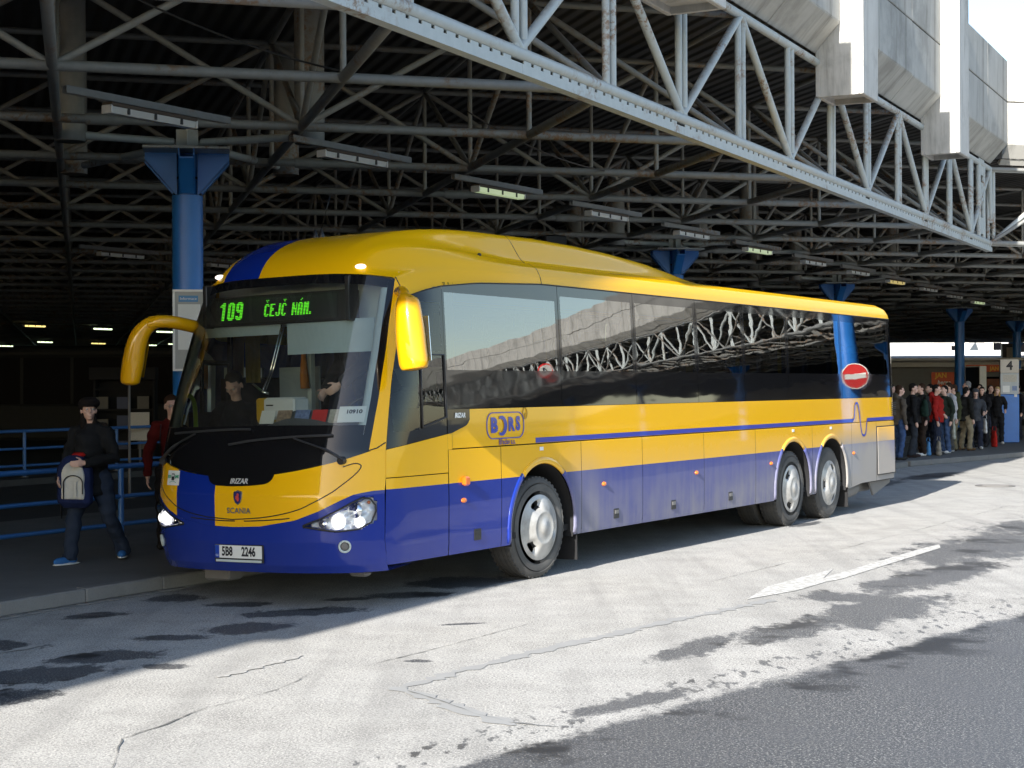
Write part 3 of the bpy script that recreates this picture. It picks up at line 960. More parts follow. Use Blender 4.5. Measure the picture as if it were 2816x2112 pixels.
def ws_(s, z, off=0.0):
    x = (s - sF(z)) / FD
    w = Wz(z)
    if x < 1: w *= (1 - (1 - max(x, 0.0)) ** FM) ** (1 / FM)
    e = LEN - s
    if e < .30: w -= .25 * (1 - math.sqrt(max(0, 1 - (1 - e / .30) ** 2)))
    return Vector((w + off, s, z))

# headlamp outline as two curves over the width
def hl_top(w): return ip(w, [.72, .87, .99, 1.15, 1.19, 1.215], [.745, .803, .865, .97, .965, .90])
def hl_bot(w): return ip(w, [.72, .99, 1.128, 1.2, 1.215], [.735, .692, .708, .768, .86])
def in_hl(w, z):
    w = w if w > 0 else 1.213 - (1.213 + w) / 1.25
    return .73 < w < 1.213 and hl_bot(w) < z < hl_top(w)

# --- front mask
b = MB()
def f_low(u, v):
    om = (2 * u - 1); om = math.copysign(abs(om) ** .8, om) * .978
    w = om * 1.27; zt = z_y(w); z = .335 + (zt - .335) * v
    p = fr(om, z)
    if in_hl(w, z): p = p + Vector((0, .11, 0))
    return p
b.grid(f_low, 150, 60, flip=False)
b.grid(lambda u, v: fr((2 * u - 1) * .978, .335) + Vector((0, .35 * v, .03 * v)), 60, 2, flip=True)
bpart(b, 'front_bumper', M['blue'], 35)
b = MB()
def f_hood(u, v):
    om = (2 * u - 1) * .978; w = om * 1.27
    z0 = z_y(w) + .001; zt = z_wb(w) if -1.12 < w < 1.17 else 1.36
    return fr(om, z0 + (zt - z0) * v)
b.grid(f_hood, 120, 24)
bpart(b, 'bonnet', M['yellow'], 35)
for sg in (1, -1):
    b = MB()
    b.grid(lambda u, v: (lambda z: (lambda oa: fr(sg * (oa + (omD(z) - oa) * u), z))(omA(z) if sg > 0 else omL(z)))(1.36 + (2.88 - .16 * u - 1.36) * v), 8, 40, flip=sg < 0)
    bpart(b, 'windscreen_pillar', M['yellow'], 35)
# gap lines round the bonnet and across the pillars
def front_line(name, pts, r=.006, mat='rubber', parent=None):
    b = MB(); L = []
    for (w0, z0), (w1, z1) in zip(pts[:-1], pts[1:]):
        for i in range(8): L.append((w0 + (w1 - w0) * i / 8, z0 + (z1 - z0) * i / 8))
    L.append(pts[-1])
    b.path([fw(w, z, -r * .35) for w, z in L], r, 6); return bpart(b, name, M[mat], True, parent)
def spl(pts, n=6):
    """Catmull-Rom through 2D points"""
    P = [np.array(q, float) for q in pts]; P = [2 * P[0] - P[1]] + P + [2 * P[-1] - P[-2]]; out = []
    for i in range(1, len(P) - 2):
        for k in range(n):
            t = k / n
            out.append(tuple(.5 * (2 * P[i] + (P[i + 1] - P[i - 1]) * t + (2 * P[i - 1] - 5 * P[i] + 4 * P[i + 1] - P[i + 2]) * t * t + (3 * P[i] - P[i - 1] - 3 * P[i + 1] + P[i + 2]) * t ** 3)))
    out.append(tuple(P[-2])); return out
half = spl([(1.02, 1.235), (1.10, 1.262), (1.135, 1.235), (1.10, 1.165), (1.02, 1.08), (.94, 1.013), (.8, .935), (.637, .868), (.35, .815), (0, .79)])
front_line('bonnet_gap', half + [(-w, z) for w, z in half[::-1]][1:], .0055)
for w0, w1 in ((-.50, .03), (.13, .60)):
    b = MB()
    b.grid(lambda u, v: fw(w0 + (w1 - w0) * u, (.785 if True else 0) + .03 * ((w0 + (w1 - w0) * u) / .6) ** 2 - .012 + .010 * v, .002 - .03 * (1 - abs(2 * v - 1)) * 0), 16, 2)
    bpart(b, 'air_slot_shade', M['matt_black'], True)  # flat black strip painted as the shade of a recessed slot
for sg in (1, -1):
    front_line('pillar_seam', [(sg * 1.165, 1.365), (sg * 1.205, 1.385), (sg * 1.236, 1.43)], .006)
    b = MB(); b.path([fr(sg * (omA(2.86) + (omD(2.75) - omA(2.86)) * u), 2.875 - .16 * u, -.002) for u in [i / 6 for i in range(7)]], .006, 6); bpart(b, 'pillar_seam', M['rubber'], True)

# --- windscreen: black printed border and clear glass
b = MB()
def wsz(u, z): return fr(-omL(z) + (omA(z) + omL(z)) * u, z)
def w_at(u): return (2 * u - 1) * .917 * 1.275
def zc_bot(u): return 1.595 - .012 * (2 * u - 1) ** 2
def zc_top(u): w = w_at(u); return z_wt(w) - .085
b.grid(lambda u, v: wsz(u, z_wb(w_at(u)) + (zc_bot(u) - z_wb(w_at(u))) * v), 90, 14)
b.grid(lambda u, v: wsz(u, zc_top(u) + (z_wt(w_at(u)) - zc_top(u)) * v), 90, 6)
EB = .018
for sg in (0, 1):
    f = (lambda u, v: wsz(u * EB, zc_bot(u * EB) + (zc_top(u * EB) - zc_bot(u * EB)) * v)) if sg == 0 else (lambda u, v: wsz(1 - EB + u * EB, zc_bot(1 - EB + u * EB) + (zc_top(1 - EB + u * EB) - zc_bot(1 - EB + u * EB)) * v))
    b.grid(f, 2, 40)
wb = bpart(b, 'windscreen_border', M['glossblack'], True)
b = MB()
def wsg(u, v):
    uu = EB + (1 - 2 * EB) * u; return wsz(uu, zc_bot(uu) + (zc_top(uu) - zc_bot(uu)) * v)
b.grid(wsg, 80, 44)
bpart(b, 'windscreen', M['ws'], True)
# black name tab below the windscreen
b = MB()
def tabf(u, v):
    w = -.29 + .73 * u; e = min(u, 1 - u) / .16; e = min(1, e); k = math.sqrt(max(0, 1 - (1 - e) ** 2))
    z1 = z_wb(w) + .01; z0 = z1 - .012 - .072 * k
    return fw(w, z0 + (z1 - z0) * v, .005)
b.grid(tabf, 40, 6); tab = bpart(b, 'name_tab', M['glossblack'], True)
def _ftext(name, txt, h, mat, w, z, off=.008, **k):
    om = w / Wz(z); p = fr(om, z, off); n = fn(om, z)
    if n.y > 0: n = -n
    up = Vector((0, 0, 1)); x = up.cross(n).normalized(); up = n.cross(x)
    me = text_mesh(txt, h, M[mat], **k)
    return bme(me, name, Matrix.Translation(p) @ Matrix((x, up, n)).transposed().to_4x4())
def bend(o_w, z, txt, h, mat, name, off=.007, **k):
    """lettering laid over the curved front"""
    me = text_mesh(txt, h, M[mat], **k)
    for v in me.vertices:
        p = fw(o_w + v.co.x, z + v.co.y, off + v.co.z); v.co = p
    return bme(me, name)
bend(.07, 1.118, 'IRIZAR', .045, 'textwhite', 'maker_lettering', .009, bold=.0015, shear=.2, sx=1.05)
M['steel_letter'] = simple('chromed letters', (.20, .20, .22), .3, .5)
bend(.077, .866, 'SCANIA', .048, 'steel_letter', 'make_lettering', .008, bold=.0015, sx=1.05, space=1.08)
# shield emblem
b = MB()
sh = [(-.045, .05), (-.02, .058), (0, .064), (.02, .058), (.045, .05), (.046, 0), (.03, -.042), (0, -.062), (-.03, -.042), (-.046, 0)]
def sh3(k, o): return [fw(.07 + x * k, .98 + y * k, o) for x, y in sh]
M['emb_silver'] = simple('emblem silver', (.45, .45, .47), .25, .8); M['emb_blue'] = simple('emblem blue', (.02, .025, .12), .3); M['emb_red'] = simple('emblem red', (.55, .06, .05), .35)
b.prism(sh3(1, .002), (0, -.008, 0), 0); b.prism(sh3(.84, .010), (0, -.003, 0), 1)
b.prism([fw(.07 + x, .98 + y, .0135) for x, y in [(-.018, -.012), (-.02, .012), (-.004, .02), (-.008, .032), (.008, .036), (.02, .022), (.014, .008), (.022, -.008), (.012, -.034), (0, -.03), (-.004, -.016)]], (0, -.002, 0), 2)
bpart(b, 'shield_emblem', [M['emb_silver'], M['emb_blue'], M['emb_red']])
# transport association sticker
b = MB(); b.grid(lambda u, v: fw(-.875 + .20 * u, 1.075 + .13 * v, .003), 6, 4); st = bpart(b, 'sticker', M['paper'], True)
M['green_print'] = simple('green print', (.02, .35, .16), .5)
bend(-.842, 1.15, 'IDS', .026, 'green_print', 'sticker_lettering', .005, bold=.002); bend(-.712, 1.15, 'JMK', .026, 'green_print', 'sticker_lettering', .005, bold=.002)
b = MB()
flat = lambda pts, o=.0055: [fw(-.776 + x, 1.148 + y, o) for x, y in pts]
b.add(flat([(-.022, -.03), (.022, -.03), (.026, .0), (.022, .03), (-.022, .03), (-.026, 0)]), [(0, 1, 2, 3, 4, 5)])
b.add(flat([(-.017, .004), (.017, .004), (.015, .022), (-.015, .022)], .007), [(0, 1, 2, 3)], 1)
bpart(b, 'sticker_bus_mark', [M['ink'], M['paper']])
b = MB(); b.path([fw(-.83 + .11 * t, 1.098 + .012 * math.sin(math.pi * t), .005) for t in [i / 8 for i in range(9)]], .002, 5); bpart(b, 'sticker_swoosh', M['green_print'])

# --- number plate
b = MB(); yp = sF(.505) - .012
b.box((.06, yp + .004, .498), (.545, .016, .155), bev=.005)
plate = bpart(b, 'number_plate', M['black'])
b = MB(); b.box((.06, yp - .006, .512), (.52, .004, .11)); bpart(b, 'plate_field', M['paper'], parent=plate)
M['eu_blue'] = simple('plate blue', (.01, .06, .42), .4)
b = MB(); b.box((-.178, yp - .0085, .512), (.045, .002, .109)); bpart(b, 'country_band', M['eu_blue'], parent=plate)
b = MB(); b.box((.06, yp - .0065, .434), (.51, .004, .020)); bpart(b, 'holder_strip', M['trimlight'], parent=plate)
def ptext(txt, h, x, z, mat, o=.0105, **k):
    me = text_mesh(txt, h, M[mat], **k); return bme(me, 'plate_lettering', Matrix.Translation((x, yp - o, z)) @ Matrix.Rotation(R(90), 4, 'X'), parent=plate)
ptext('5B8', .078, -.064, .512, 'ink', sx=.72, bold=.004); ptext('2246', .078, .175, .512, 'ink', sx=.72, bold=.004); ptext('CZ', .018, -.178, .478, 'paper', .0105)

# --- lamps of the front
M['hl_dark'] = simple('lamp bowl silver', (.82, .84, .86), .3, .25)
M['bulb'] = emis('lit headlamp bulb', (1.0, .97, .9), 14.0)
M['lit_bowl'] = emis('lit headlamp bowl', (1.0, .98, .95), .45, (.8, .8, .8))
M['marker_on'] = emis('lit marker lamp', (1.0, .93, .85), .7, (.6, .57, .5))
for sg in (1, -1):
    t = link('headlamp', None, bus); t.matrix_local = LM
    b = MB()
    fx = (lambda w: w) if sg > 0 else (lambda w: -(1.213 - (1.213 - w) * 1.25))
    def lens(u, v, o=.004):
        w = .722 + .492 * u; z = hl_bot(w) + (hl_top(w) - hl_bot(w)) * v; return fw(fx(w), z, o)
    b.grid(lens, 30, 10, flip=sg < 0); link('lens', b.mesh('lens', M['lens'], True), t)
    b = MB(); ring = [lens(u, 0, .003) for u in np.linspace(0, 1, 24)] + [lens(1, v, .003) for v in np.linspace(0, 1, 8)[1:]] + [lens(u, 1, .003) for u in np.linspace(1, 0, 24)[1:]]
    b.path(ring + [ring[0]], .008, 6); link('gasket', b.mesh('gasket', M['black'], True), t)
    b = MB()
    def bowl(u, v):
        w = .722 + .492 * u; z = hl_bot(w) + (hl_top(w) - hl_bot(w)) * v
        return fw(fx(w), z, 0) + Vector((0, .085 + .02 * math.sin(w * 60) * math.cos(z * 55), 0))
    b.grid(bowl, 60, 24, flip=sg < 0); link('reflector', b.mesh('reflector', M['hl_dark'], True), t)
    for (w, z, rr, lit) in ((1.10, .862, .062, 0), (.985, .775, .068, 1), (.865, .757, .034, 0), (1.12, .765, .05, 1)):
        p = fw(fx(w), z, 0)
        b = MB(); b.lathe([(rr, -.0), (rr * .92, .03), (rr * .6, .055), (rr * .22, .066), (0.001, .067)], (p.x, p.y + .022, p.z), 20, 'Y')
        c = link('bowl', b.mesh('bowl', M['lit_bowl'] if lit else M['chrome'], True), t)
        b = MB(); b.ell((p.x, p.y + .04, p.z), (rr * (.42 if lit else .27), rr * .3, rr * (.42 if lit else .27)), 10, 8)
        link('bulb', b.mesh('bulb', M['bulb'] if lit else M['white_plastic'], True), t)
    p = fw(sg * 1.175, .93, 0); b = MB(); b.ell((p.x, p.y + .03, p.z), (.016, .016, .016), 8, 6); link('indicator_bulb', b.mesh('indicator_bulb', M['orange_lens'], True), t)
    # fog lamp
    p = fw(sg * 1.035, .565, 0)
    b = MB(); b.lathe([(.056, -.01), (.054, .010), (.047, .013), (.040, .006), (.036, -.004)], n=24, mat=0); b.lathe([(.038, .001), (.02, .005), (.001, .006)], n=20, mat=1)
    nn = fn(sg * 1.035 / Wz(.565), .565); nn = nn if nn.y < 0 else -nn
    bme(b.mesh('fog_lamp', [M['trimlight'], M['tank']], True), 'fog_lamp', Matrix.Translation(p) @ nn.to_track_quat('Z', 'Y').to_matrix().to_4x4())
    # roof marker lamp
    p = fw(sg * .815, 2.965); b = MB(); b.ell((p.x, p.y + .02, p.z + .012), (.055, .04, .024), 14, 8); bpart(b, 'marker_lamp', M['marker_on'], True)

# --- wipers
M['wiper'] = simple('wiper grey black', (.035, .035, .037), .4)
for pts, blade in (([(1.02, 1.29), (.9, 1.37), (.6, 1.475)], [(.92, 1.5), (.6, 1.49), (.2, 1.465), (-.08, 1.43)]), ([(-.98, 1.29), (-.75, 1.42), (-.5, 1.52)], [(-.82, 1.53), (-.5, 1.545), (-.1, 1.56), (.13, 1.56)])):
    b = MB(); b.path([fw(w, z, .035) for w, z in spl(pts, 4)], [.02] * 5 + [.012] * 4, 8, flat=.6)
    b.lathe([(.034, -.045), (.034, .0), (.028, .01)], tuple(fw(pts[0][0], pts[0][1], .0)), 16, 'Y')
    b.path([fw(w, z, .020) for w, z in spl(blade, 6)], .012, 6); bpart(b, 'wiper', M['wiper'], 40)

# --- roof shell
def zc(s): return ip(s, [.3, .53, .87, 1.6, 2.8, 20], [2.66, 2.70, 2.80, 2.87, 2.92, 2.92])
_rw = [0, .5, .9, 1.08, 1.18, 1.225, 1.24]; _rz = [3.175, 3.172, 3.165, 3.14, 3.085, 3.0, 2.92]
def hp(s): return ip(s, [2.8, 3.4, 4.2, 5.0, 5.94, 6.56, 7.0, 7.3], [.275, .283, .27, .24, .18, .107, .035, 0])
def smooth(x): x = max(0, min(1, x)); return x * x * (3 - 2 * x)
def sec(eta, s):
    a = abs(eta)
    ang = a ** 1.0
    # spread samples along the section
    k = ip(a, [0, .25, .5, .7, .82, .92, 1.0], [0, .45, .85, 1.06, 1.17, 1.225, 1.24])
    z = ip(k, _rw, _rz) + hp(s) * smooth((1.06 - k) / .26)
    e = LEN - s
    if e < .5:
        f = math.sqrt(max(0, 1 - (1 - e / .5) ** 2)); z = 2.9 + (z - 2.9) * f
        if e < .30: k *= 1 - .2 * (1 - math.sqrt(max(0, 1 - (1 - e / .30) ** 2)))
    return Vector((math.copysign(k, eta), s, z))
def g0(eta):
    om = eta * omD(2.72); a = abs(om); oa = omA(2.88) if eta > 0 else omL(2.88)
    if a <= oa: z = z_wt(om * 1.24)
    else: z = 2.87 + (2.70 - 2.87) * (a - oa) / (omD(2.72) - oa)
    return fr(om, z)
def cap(u, v):
    eta = 2 * u - 1; a = abs(eta); p0 = g0(eta); p1 = sec(eta, 2.8)
    e = smooth((a - .62) / .36)
    T0z = 1.6 * (1 - e) + .42 * e; T0s = .9 * (1 - e) + 2.2 * e; T1s = 3.2 * (1 - e) + 2.3 * e
    h00 = 2 * v ** 3 - 3 * v ** 2 + 1; h10 = v ** 3 - 2 * v ** 2 + v; h01 = -2 * v ** 3 + 3 * v ** 2; h11 = v ** 3 - v ** 2
    s = h00 * p0.y + h10 * T0s + h01 * p1.y + h11 * T1s
    z = h00 * p0.z + h10 * T0z + h01 * p1.z + h11 * .04
    w = p0.x + (p1.x - p0.x) * smooth(v * 1.15)
    return Vector((w, s, z))
b = MB(); b.grid(cap, 96, 40); bpart(b, 'roof_front', M['yellow_roof'], True)
b = MB()
ssn = list(np.linspace(2.81, 8.4, 40)) + list(np.linspace(9.2, 13.2, 6)) + list(np.linspace(13.36, LEN, 12))
b.grid(lambda u, v: sec(2 * u - 1, ssn[int(round(v * (len(ssn) - 1)))]), 80, len(ssn) - 1); bpart(b, 'roof', M['yellow_roof'], True)
b = MB(); b.path([sec(e, 2.805) + Vector((0, 0, -.004)) for e in np.linspace(-1, 1, 60)], .005, 6); bpart(b, 'roof_seam', M['rubber'], True)
for sg in (1, -1):
    b = MB(); b.path([sec(sg * .70, s) + Vector((sg * .004, 0, -.004)) for s in np.linspace(4.6, 6.9, 20)], .006, 6); bpart(b, 'fairing_lip', M['rubber'], True)
# aerials
for w, s, h in ((-.43, 1.30, .40), (-.53, 1.30, .0)):
    p = None
    for i in range(60):
        c = cap((w / 1.2 * .62 + 1) / 2, i / 60)
        if p is None and c.y >= s: p = c
    b = MB(); b.lathe([(.035, -.02), (.028, .02), (.006, .085)], (p.x, p.y, p.z), 10, mat=0)
    if h: b.tube((p.x, p.y, p.z + .08), (p.x + .10, p.y + .02, p.z + h), .004, 5)
    bpart(b, 'aerial', M['black'], True)
q = None
for i in range(60):
    c = cap(.86, i / 60)
    if q is None and c.y > 1.9: q = c
b = MB(); b.ell((q.x, q.y, q.z), (.02, .025, .02), 10, 6); bpart(b, 'washer_jet', M['black'], True)

# --- sides
ARCH = [(2.69, .52, .62), (9.36, .52, .62), (10.82, .52, .62)]
def zbot(s, zb=.385):
    if s > 11.6: zb = .385 + .05 * min(1, (s - 11.6) / .5)
    for c, z0, r in ARCH:
        if abs(s - c) < r: zb = max(zb, z0 + math.sqrt(r * r - (s - c) ** 2))
    return zb
def cols(s0, s1):
    L = set(np.round(np.linspace(s0, s1, max(3, int((s1 - s0) / .12)) + 1), 4))
    for c, z0, r in ARCH:
        for a in np.linspace(0, math.pi, 41):
            s = c - r * math.cos(a) * .99999
            if s0 < s < s1: L.add(round(float(s), 4))
    return sorted(L)
YB, ZM, ZW = 1.03, 1.335, 1.70
def side_sheet(sg, s0, s1, zlo, zhi, off, nz, sfun=None):
    """body sheet between two lengthwise stations; returns a mesh builder"""
    b = MB(); S = cols(s0, s1); n = len(S) - 1
    def f(u, v):
        s = S[int(round(u * n))]; a, c = zlo(s), zhi(s)
        z = a + (max(c, a) - a) * v
        if sfun: s = max(s, sfun(z)) if s == S[0] or s < sfun(z) else s
        p = ws_(s, z, off); return Vector((sg * p.x, p.y, p.z))
    b.grid(f, n, nz, flip=sg < 0)
    b.f = [q for q in b.f]
    return b
GAP = .008
PAN = [(1.0, 1.90), (1.90, 3.47), (3.47, 4.865), (4.865, 6.49), (6.49, 8.06), (8.06, 10.065), (10.065, 11.66), (11.66, 12.765), (12.765, 13.655), (13.655, 13.86)]
HANDLE = {0: 1.473, 2: 4.234, 3: 5.645, 4: 7.262}
for sg in (1, -1):
    for i, (a, c) in enumerate(PAN):
        a += GAP / 2; c -= GAP / 2
        t = link('skirt_panel', None, bus); t.matrix_local = LM
        bl = side_sheet(sg, a, c, zbot, lambda s: YB, .006, 6)
        link('lower_sheet', bl.mesh('lower_sheet', M['blue'], 35), t)
        ye = side_sheet(sg, a, c, lambda s: max(YB, zbot(s)), lambda s: ZM - .006, .006, 5)
        # rolled top lip
        ye.grid(lambda u, v: (lambda p: Vector((sg * p.x, p.y, p.z)))(ws_(a + (c - a) * u, ZM - .006 + .006 * v, .006 - .02 * v * v)), 8, 3, flip=sg < 0)
        link('upper_sheet', ye.mesh('upper_sheet', M['yellow'], 35), t)
        if sg > 0 and i in HANDLE:
            h = HANDLE[i]; p = ws_(h, .535, .006)
            b = MB(); b.box((p.x + .002, h, .535), (.012, .115, .105), bev=.004)
            hd = link('handle', b.mesh('handle', M['black']), t)
            b = MB(); b.box((p.x + .010, h, .552), (.006, .085, .04), bev=.002); link('handle_flap', b.mesh('handle_flap', M['tank'] if i > 1 else M['black']), t)
    # driver's door below the glazing, and its flap
    t = link('cab_panel', None, bus); t.matrix_local = LM
    b = side_sheet(sg, -.05, 1.0 - GAP / 2, zbot, lambda s: YB, .003, 6, sD); link('lower_sheet', b.mesh('lower_sheet', M['blue'], 35), t)
    b = side_sheet(sg, -.05, 1.0 - GAP / 2, lambda s: YB, lambda s: 1.122, .003, 2, sD); link('flap_top', b.mesh('flap_top', M['yellow'], 35), t)
    zl = lambda s: ip(s, [0, .06, 1.07, 1.4], [1.36, 1.365, 1.484, 1.57])
    b = side_sheet(sg, -.05, 1.0, lambda s: 1.13, zl, .003, 5, sD); link('door_sheet', b.mesh('door_sheet', M['yellow'], 35), t)
    b = side_sheet(sg, 1.002, 1.072, lambda s: ZM, zl, .003, 3); link('door_post', b.mesh('door_post', M['yellow'], 35), t)
    # waist band
    t = link('waist_panel', None, bus); t.matrix_local = LM
    b = side_sheet(sg, 1.08, LEN, lambda s: ZM + .008, lambda s: ZW - .004, 0.0, 5); link('sheet', b.mesh('sheet', M['yellow'], 35), t)
    M['stripe_blue'] = M['blue']
    for a, c in ((2.56, 11.75), (12.37, 13.84)):
        b = MB(); b.grid(lambda u, v: (lambda p: Vector((sg * p.x, p.y, p.z)))(ws_(a + (c - a) * u, 1.346 + .05 * v, .003)), 40, 1, flip=sg < 0); link('stripe', b.mesh('stripe', M['blueprint'], True), t)
    L = spl([(11.74, 1.375), (11.79, 1.42), (11.83, 1.58), (11.88, 1.62), (11.95, 1.615), (12.0, 1.52), (12.07, 1.26), (12.12, 1.16), (12.2, 1.14), (12.28, 1.18), (12.34, 1.34), (12.38, 1.378)], 5)
    b = MB(); vs = []
    for k, (s, z) in enumerate(L):
        q = L[min(k + 1, len(L) - 1)]; r0 = L[max(k - 1, 0)]; d = np.array([q[0] - r0[0], q[1] - r0[1]]); d /= np.linalg.norm(d); n_ = (-d[1] * .016, d[0] * .016)
        for e in (1, -1):
            p = ws_(s + n_[0] * e, z + n_[1] * e, .009); vs.append((sg * p.x, p.y, p.z))
    b.add(vs, [(2 * k, 2 * k + 1, 2 * k + 3, 2 * k + 2) for k in range(len(L) - 1)]); link('pulse_stripe', b.mesh('pulse_stripe', M['blueprint']), t)
    # arch lips
    for c, z0, r in ARCH:
        b = MB(); pts = []; 
        for a in np.linspace(-.18, math.pi + .18, 36):
            s = c - (r + .03) * math.cos(a); z = z0 + (r + .03) * math.sin(a); p = ws_(s, max(z, .385), .006); pts.append((sg * p.x, p.y, max(z, .385)))
        low = [i for i, q in enumerate(pts) if q[2] < YB]
        k = next(i for i, q in enumerate(pts) if q[2] >= YB); k2 = len(pts) - 1 - next(i for i, q in enumerate(pts[::-1]) if q[2] >= YB)
        b.path(pts[k:k2 + 1], (.034), 8, flat=.5, up=(1, 0, 0)); bpart(b, 'arch_lip', M['yellow'], True)
        for seg in (pts[:k + 1], pts[k2:]):
            b = MB(); b.path(seg, .034, 8, flat=.5, up=(1, 0, 0)); bpart(b, 'arch_lip', M['blue'], True)
        # inner wheel housing
        b = MB()
        b.grid(lambda u, v: (sg * (1.262 - .62 * v), c - (r + .0) * math.cos(math.pi * (1.16 * u - .08)), max(.3, z0 + r * math.sin(math.pi * (1.16 * u - .08)))), 24, 1)
        b.add([(sg * .64, c - r, .3), (sg * .64, c + r, .3), (sg * .64, c + r, 1.15), (sg * .64, c - r, 1.15)], [(0, 1, 2, 3)])
        bpart(b, 'wheel_housing', M['matt_black'], True)
    # side marker lamps
    for k, (s, z) in enumerate([(1.239, .865), (3.954, .867), (6.269, .872), (8.566, .88), (11.73, .893), (13.74, .90)]):
        p = ws_(s, z, .008); b = MB(); b.ell((sg * p.x, s, z), (.022, .045, .024), 12, 8); bpart(b, 'side_marker', M['orange_lens'], True)
    p = ws_(1.254, 1.04, .01); b = MB(); b.box((sg * (p.x + .014), 1.254, 1.04), (.05, .085, .085), bev=.014); bpart(b, 'side_indicator', M['orange_lens'], 30)
    # black tab with maker name behind the cab window
    b = MB()
    def tb(u, v):
        s = 1.0 + .37 * u; zz = (zl(s) if s < 1.30 else zl(s) + .04 * ((s - 1.30) / .07) ** 2); p = ws_(s, zz + (ZW - .002 - zz) * v, .006); return (sg * p.x, p.y, p.z)
    b.grid(tb, 16, 4, flip=sg < 0); bpart(b, 'name_tab', M['glossblack'], True)

# lettering on the near side
def stext(name, txt, h, mat, s, z, off=.011, **k):
    p = ws_(s, z, off); me = text_mesh(txt, h, M[mat], **k)
    return bme(me, name, Matrix.Translation(p) @ Matrix(((0, 0, 1), (1, 0, 0), (0, 1, 0))).to_4x4())
stext('maker_lettering', 'IRIZAR', .042, 'textwhite', 1.2, 1.64, .012, bold=.003, shear=.15)
lg = link('operator_logo', None, bus); lg.matrix_local = LM
def lgm(b, name, mat, sm=False): return link(name, b.mesh(name, M[mat], sm), lg)
x0 = ws_(2.0, 1.53, .004).x
b = MB(); ring = []
cx, cz, hw, hh, rr = 2.0, 1.532, .335, .122, .10
for (ox, oz, a0) in ((hw - rr, hh - rr, 0), (-hw + rr, hh - rr, 90), (-hw + rr, -hh + rr, 180), (hw - rr, -hh + rr, 270)):
    for k in range(9):
        a = R(a0 + k * 11.25); ring.append((x0, cx + ox + rr * math.cos(a), cz + oz + rr * math.sin(a)))
b.path(ring + [ring[0]], .0055, 6); lgm(b, 'logo_ring', 'blueprint')
def lt(txt, s, h, sx, z=1.53): 
    me = text_mesh(txt, h, M['blueprint'], bold=.010, sx=sx); o = link('logo_letter', me, lg); o.matrix_local = Matrix.Translation((x0 + .002, s, z)) @ Matrix(((0, 0, 1), (1, 0, 0), (0, 1, 0))).to_4x4()
lt('B', 1.79, .135, 1.15); lt('R', 2.10, .125, 1.0, 1.535); lt('S', 2.225, .125, .95, 1.54)
b = MB(); n = 30
oc, oz = 1.905, 1.53
def cres(a): 
    return (oc + .10 * math.cos(a) + .02, oz + .095 * math.sin(a)), (oc + .062 * math.cos(a) - .0, oz + .066 * math.sin(a))
vs = []
for k in range(n + 1):
    a = R(-118 + 236 * k / n); o_, i_ = cres(a); vs += [(x0 + .004, o_[0], o_[1]), (x0 + .004, i_[0], i_[1])]
b.add(vs, [(2 * k, 2 * k + 1, 2 * k + 3, 2 * k + 2) for k in range(n)]); lgm(b, 'logo_letter', 'blueprint')
M['ochre_print'] = simple('ochre print', (.42, .24, .01), .4)
b = MB(); b.path([(x0 + .002, 2.36 + .04 * math.cos(a), 1.64 + .055 * math.sin(a)) for a in np.linspace(0, 2 * math.pi, 24)], .004, 5); b.box((x0 + .002, 2.36, 1.63), (.003, .035, .012), rot=Matrix.Rotation(.8, 3, 'X')); b.box((x0 + .002, 2.35, 1.60), (.003, .012, .03)); lgm(b, 'logo_bird', 'ochre_print')
M['maroon_print'] = simple('dark letter print', (.10, .04, .16), .45)
me = text_mesh('Břeclav a.s.', .052, M['maroon_print'], bold=.002, sx=.95); o = link('logo_caption', me, lg); o.matrix_local = Matrix.Translation((x0 + .003, 2.02, 1.362 + .012)) @ Matrix(((0, 0, 1), (1, 0, 0), (0, 1, 0))).to_4x4()
for s in (2.66, 9.36, 10.8):
    p = ws_(s, 1.285, .009); b = MB(); b.box((p.x, s, 1.285), (.003, .07, .035)); bpart(b, 'small_label', M['paper'])
# grilles at the rear
for k in range(7):
    p = ws_(13.64, 1.425 + k * .03, .004); b = MB(); b.box((p.x, 13.64, 1.43 + k * .03), (.008, .22, .013)); bpart(b, 'louvre_slot', M['matt_black'])
p = ws_(13.2, .9, .008)
for k in range(16):
    b = MB(); b.box((p.x, 12.83 + k * .05, 1.138), (.016, .036, .212)); bpart(b, 'grille_rib', M['yellow'])
    b = MB(); b.box((p.x, 12.83 + k * .05, .78), (.016, .036, .50)); bpart(b, 'grille_rib', M['blue'])
b = MB()
for (c, s_) in (((p.x, 13.2, 1.255), (.012, .86, .012)), ((p.x, 13.2, .52), (.012, .86, .012)), ((p.x, 12.775, .89), (.012, .012, .74)), ((p.x, 13.63, .89), (.012, .012, .74))): b.box(c, s_)
bpart(b, 'grille_frame', M['rubber'])

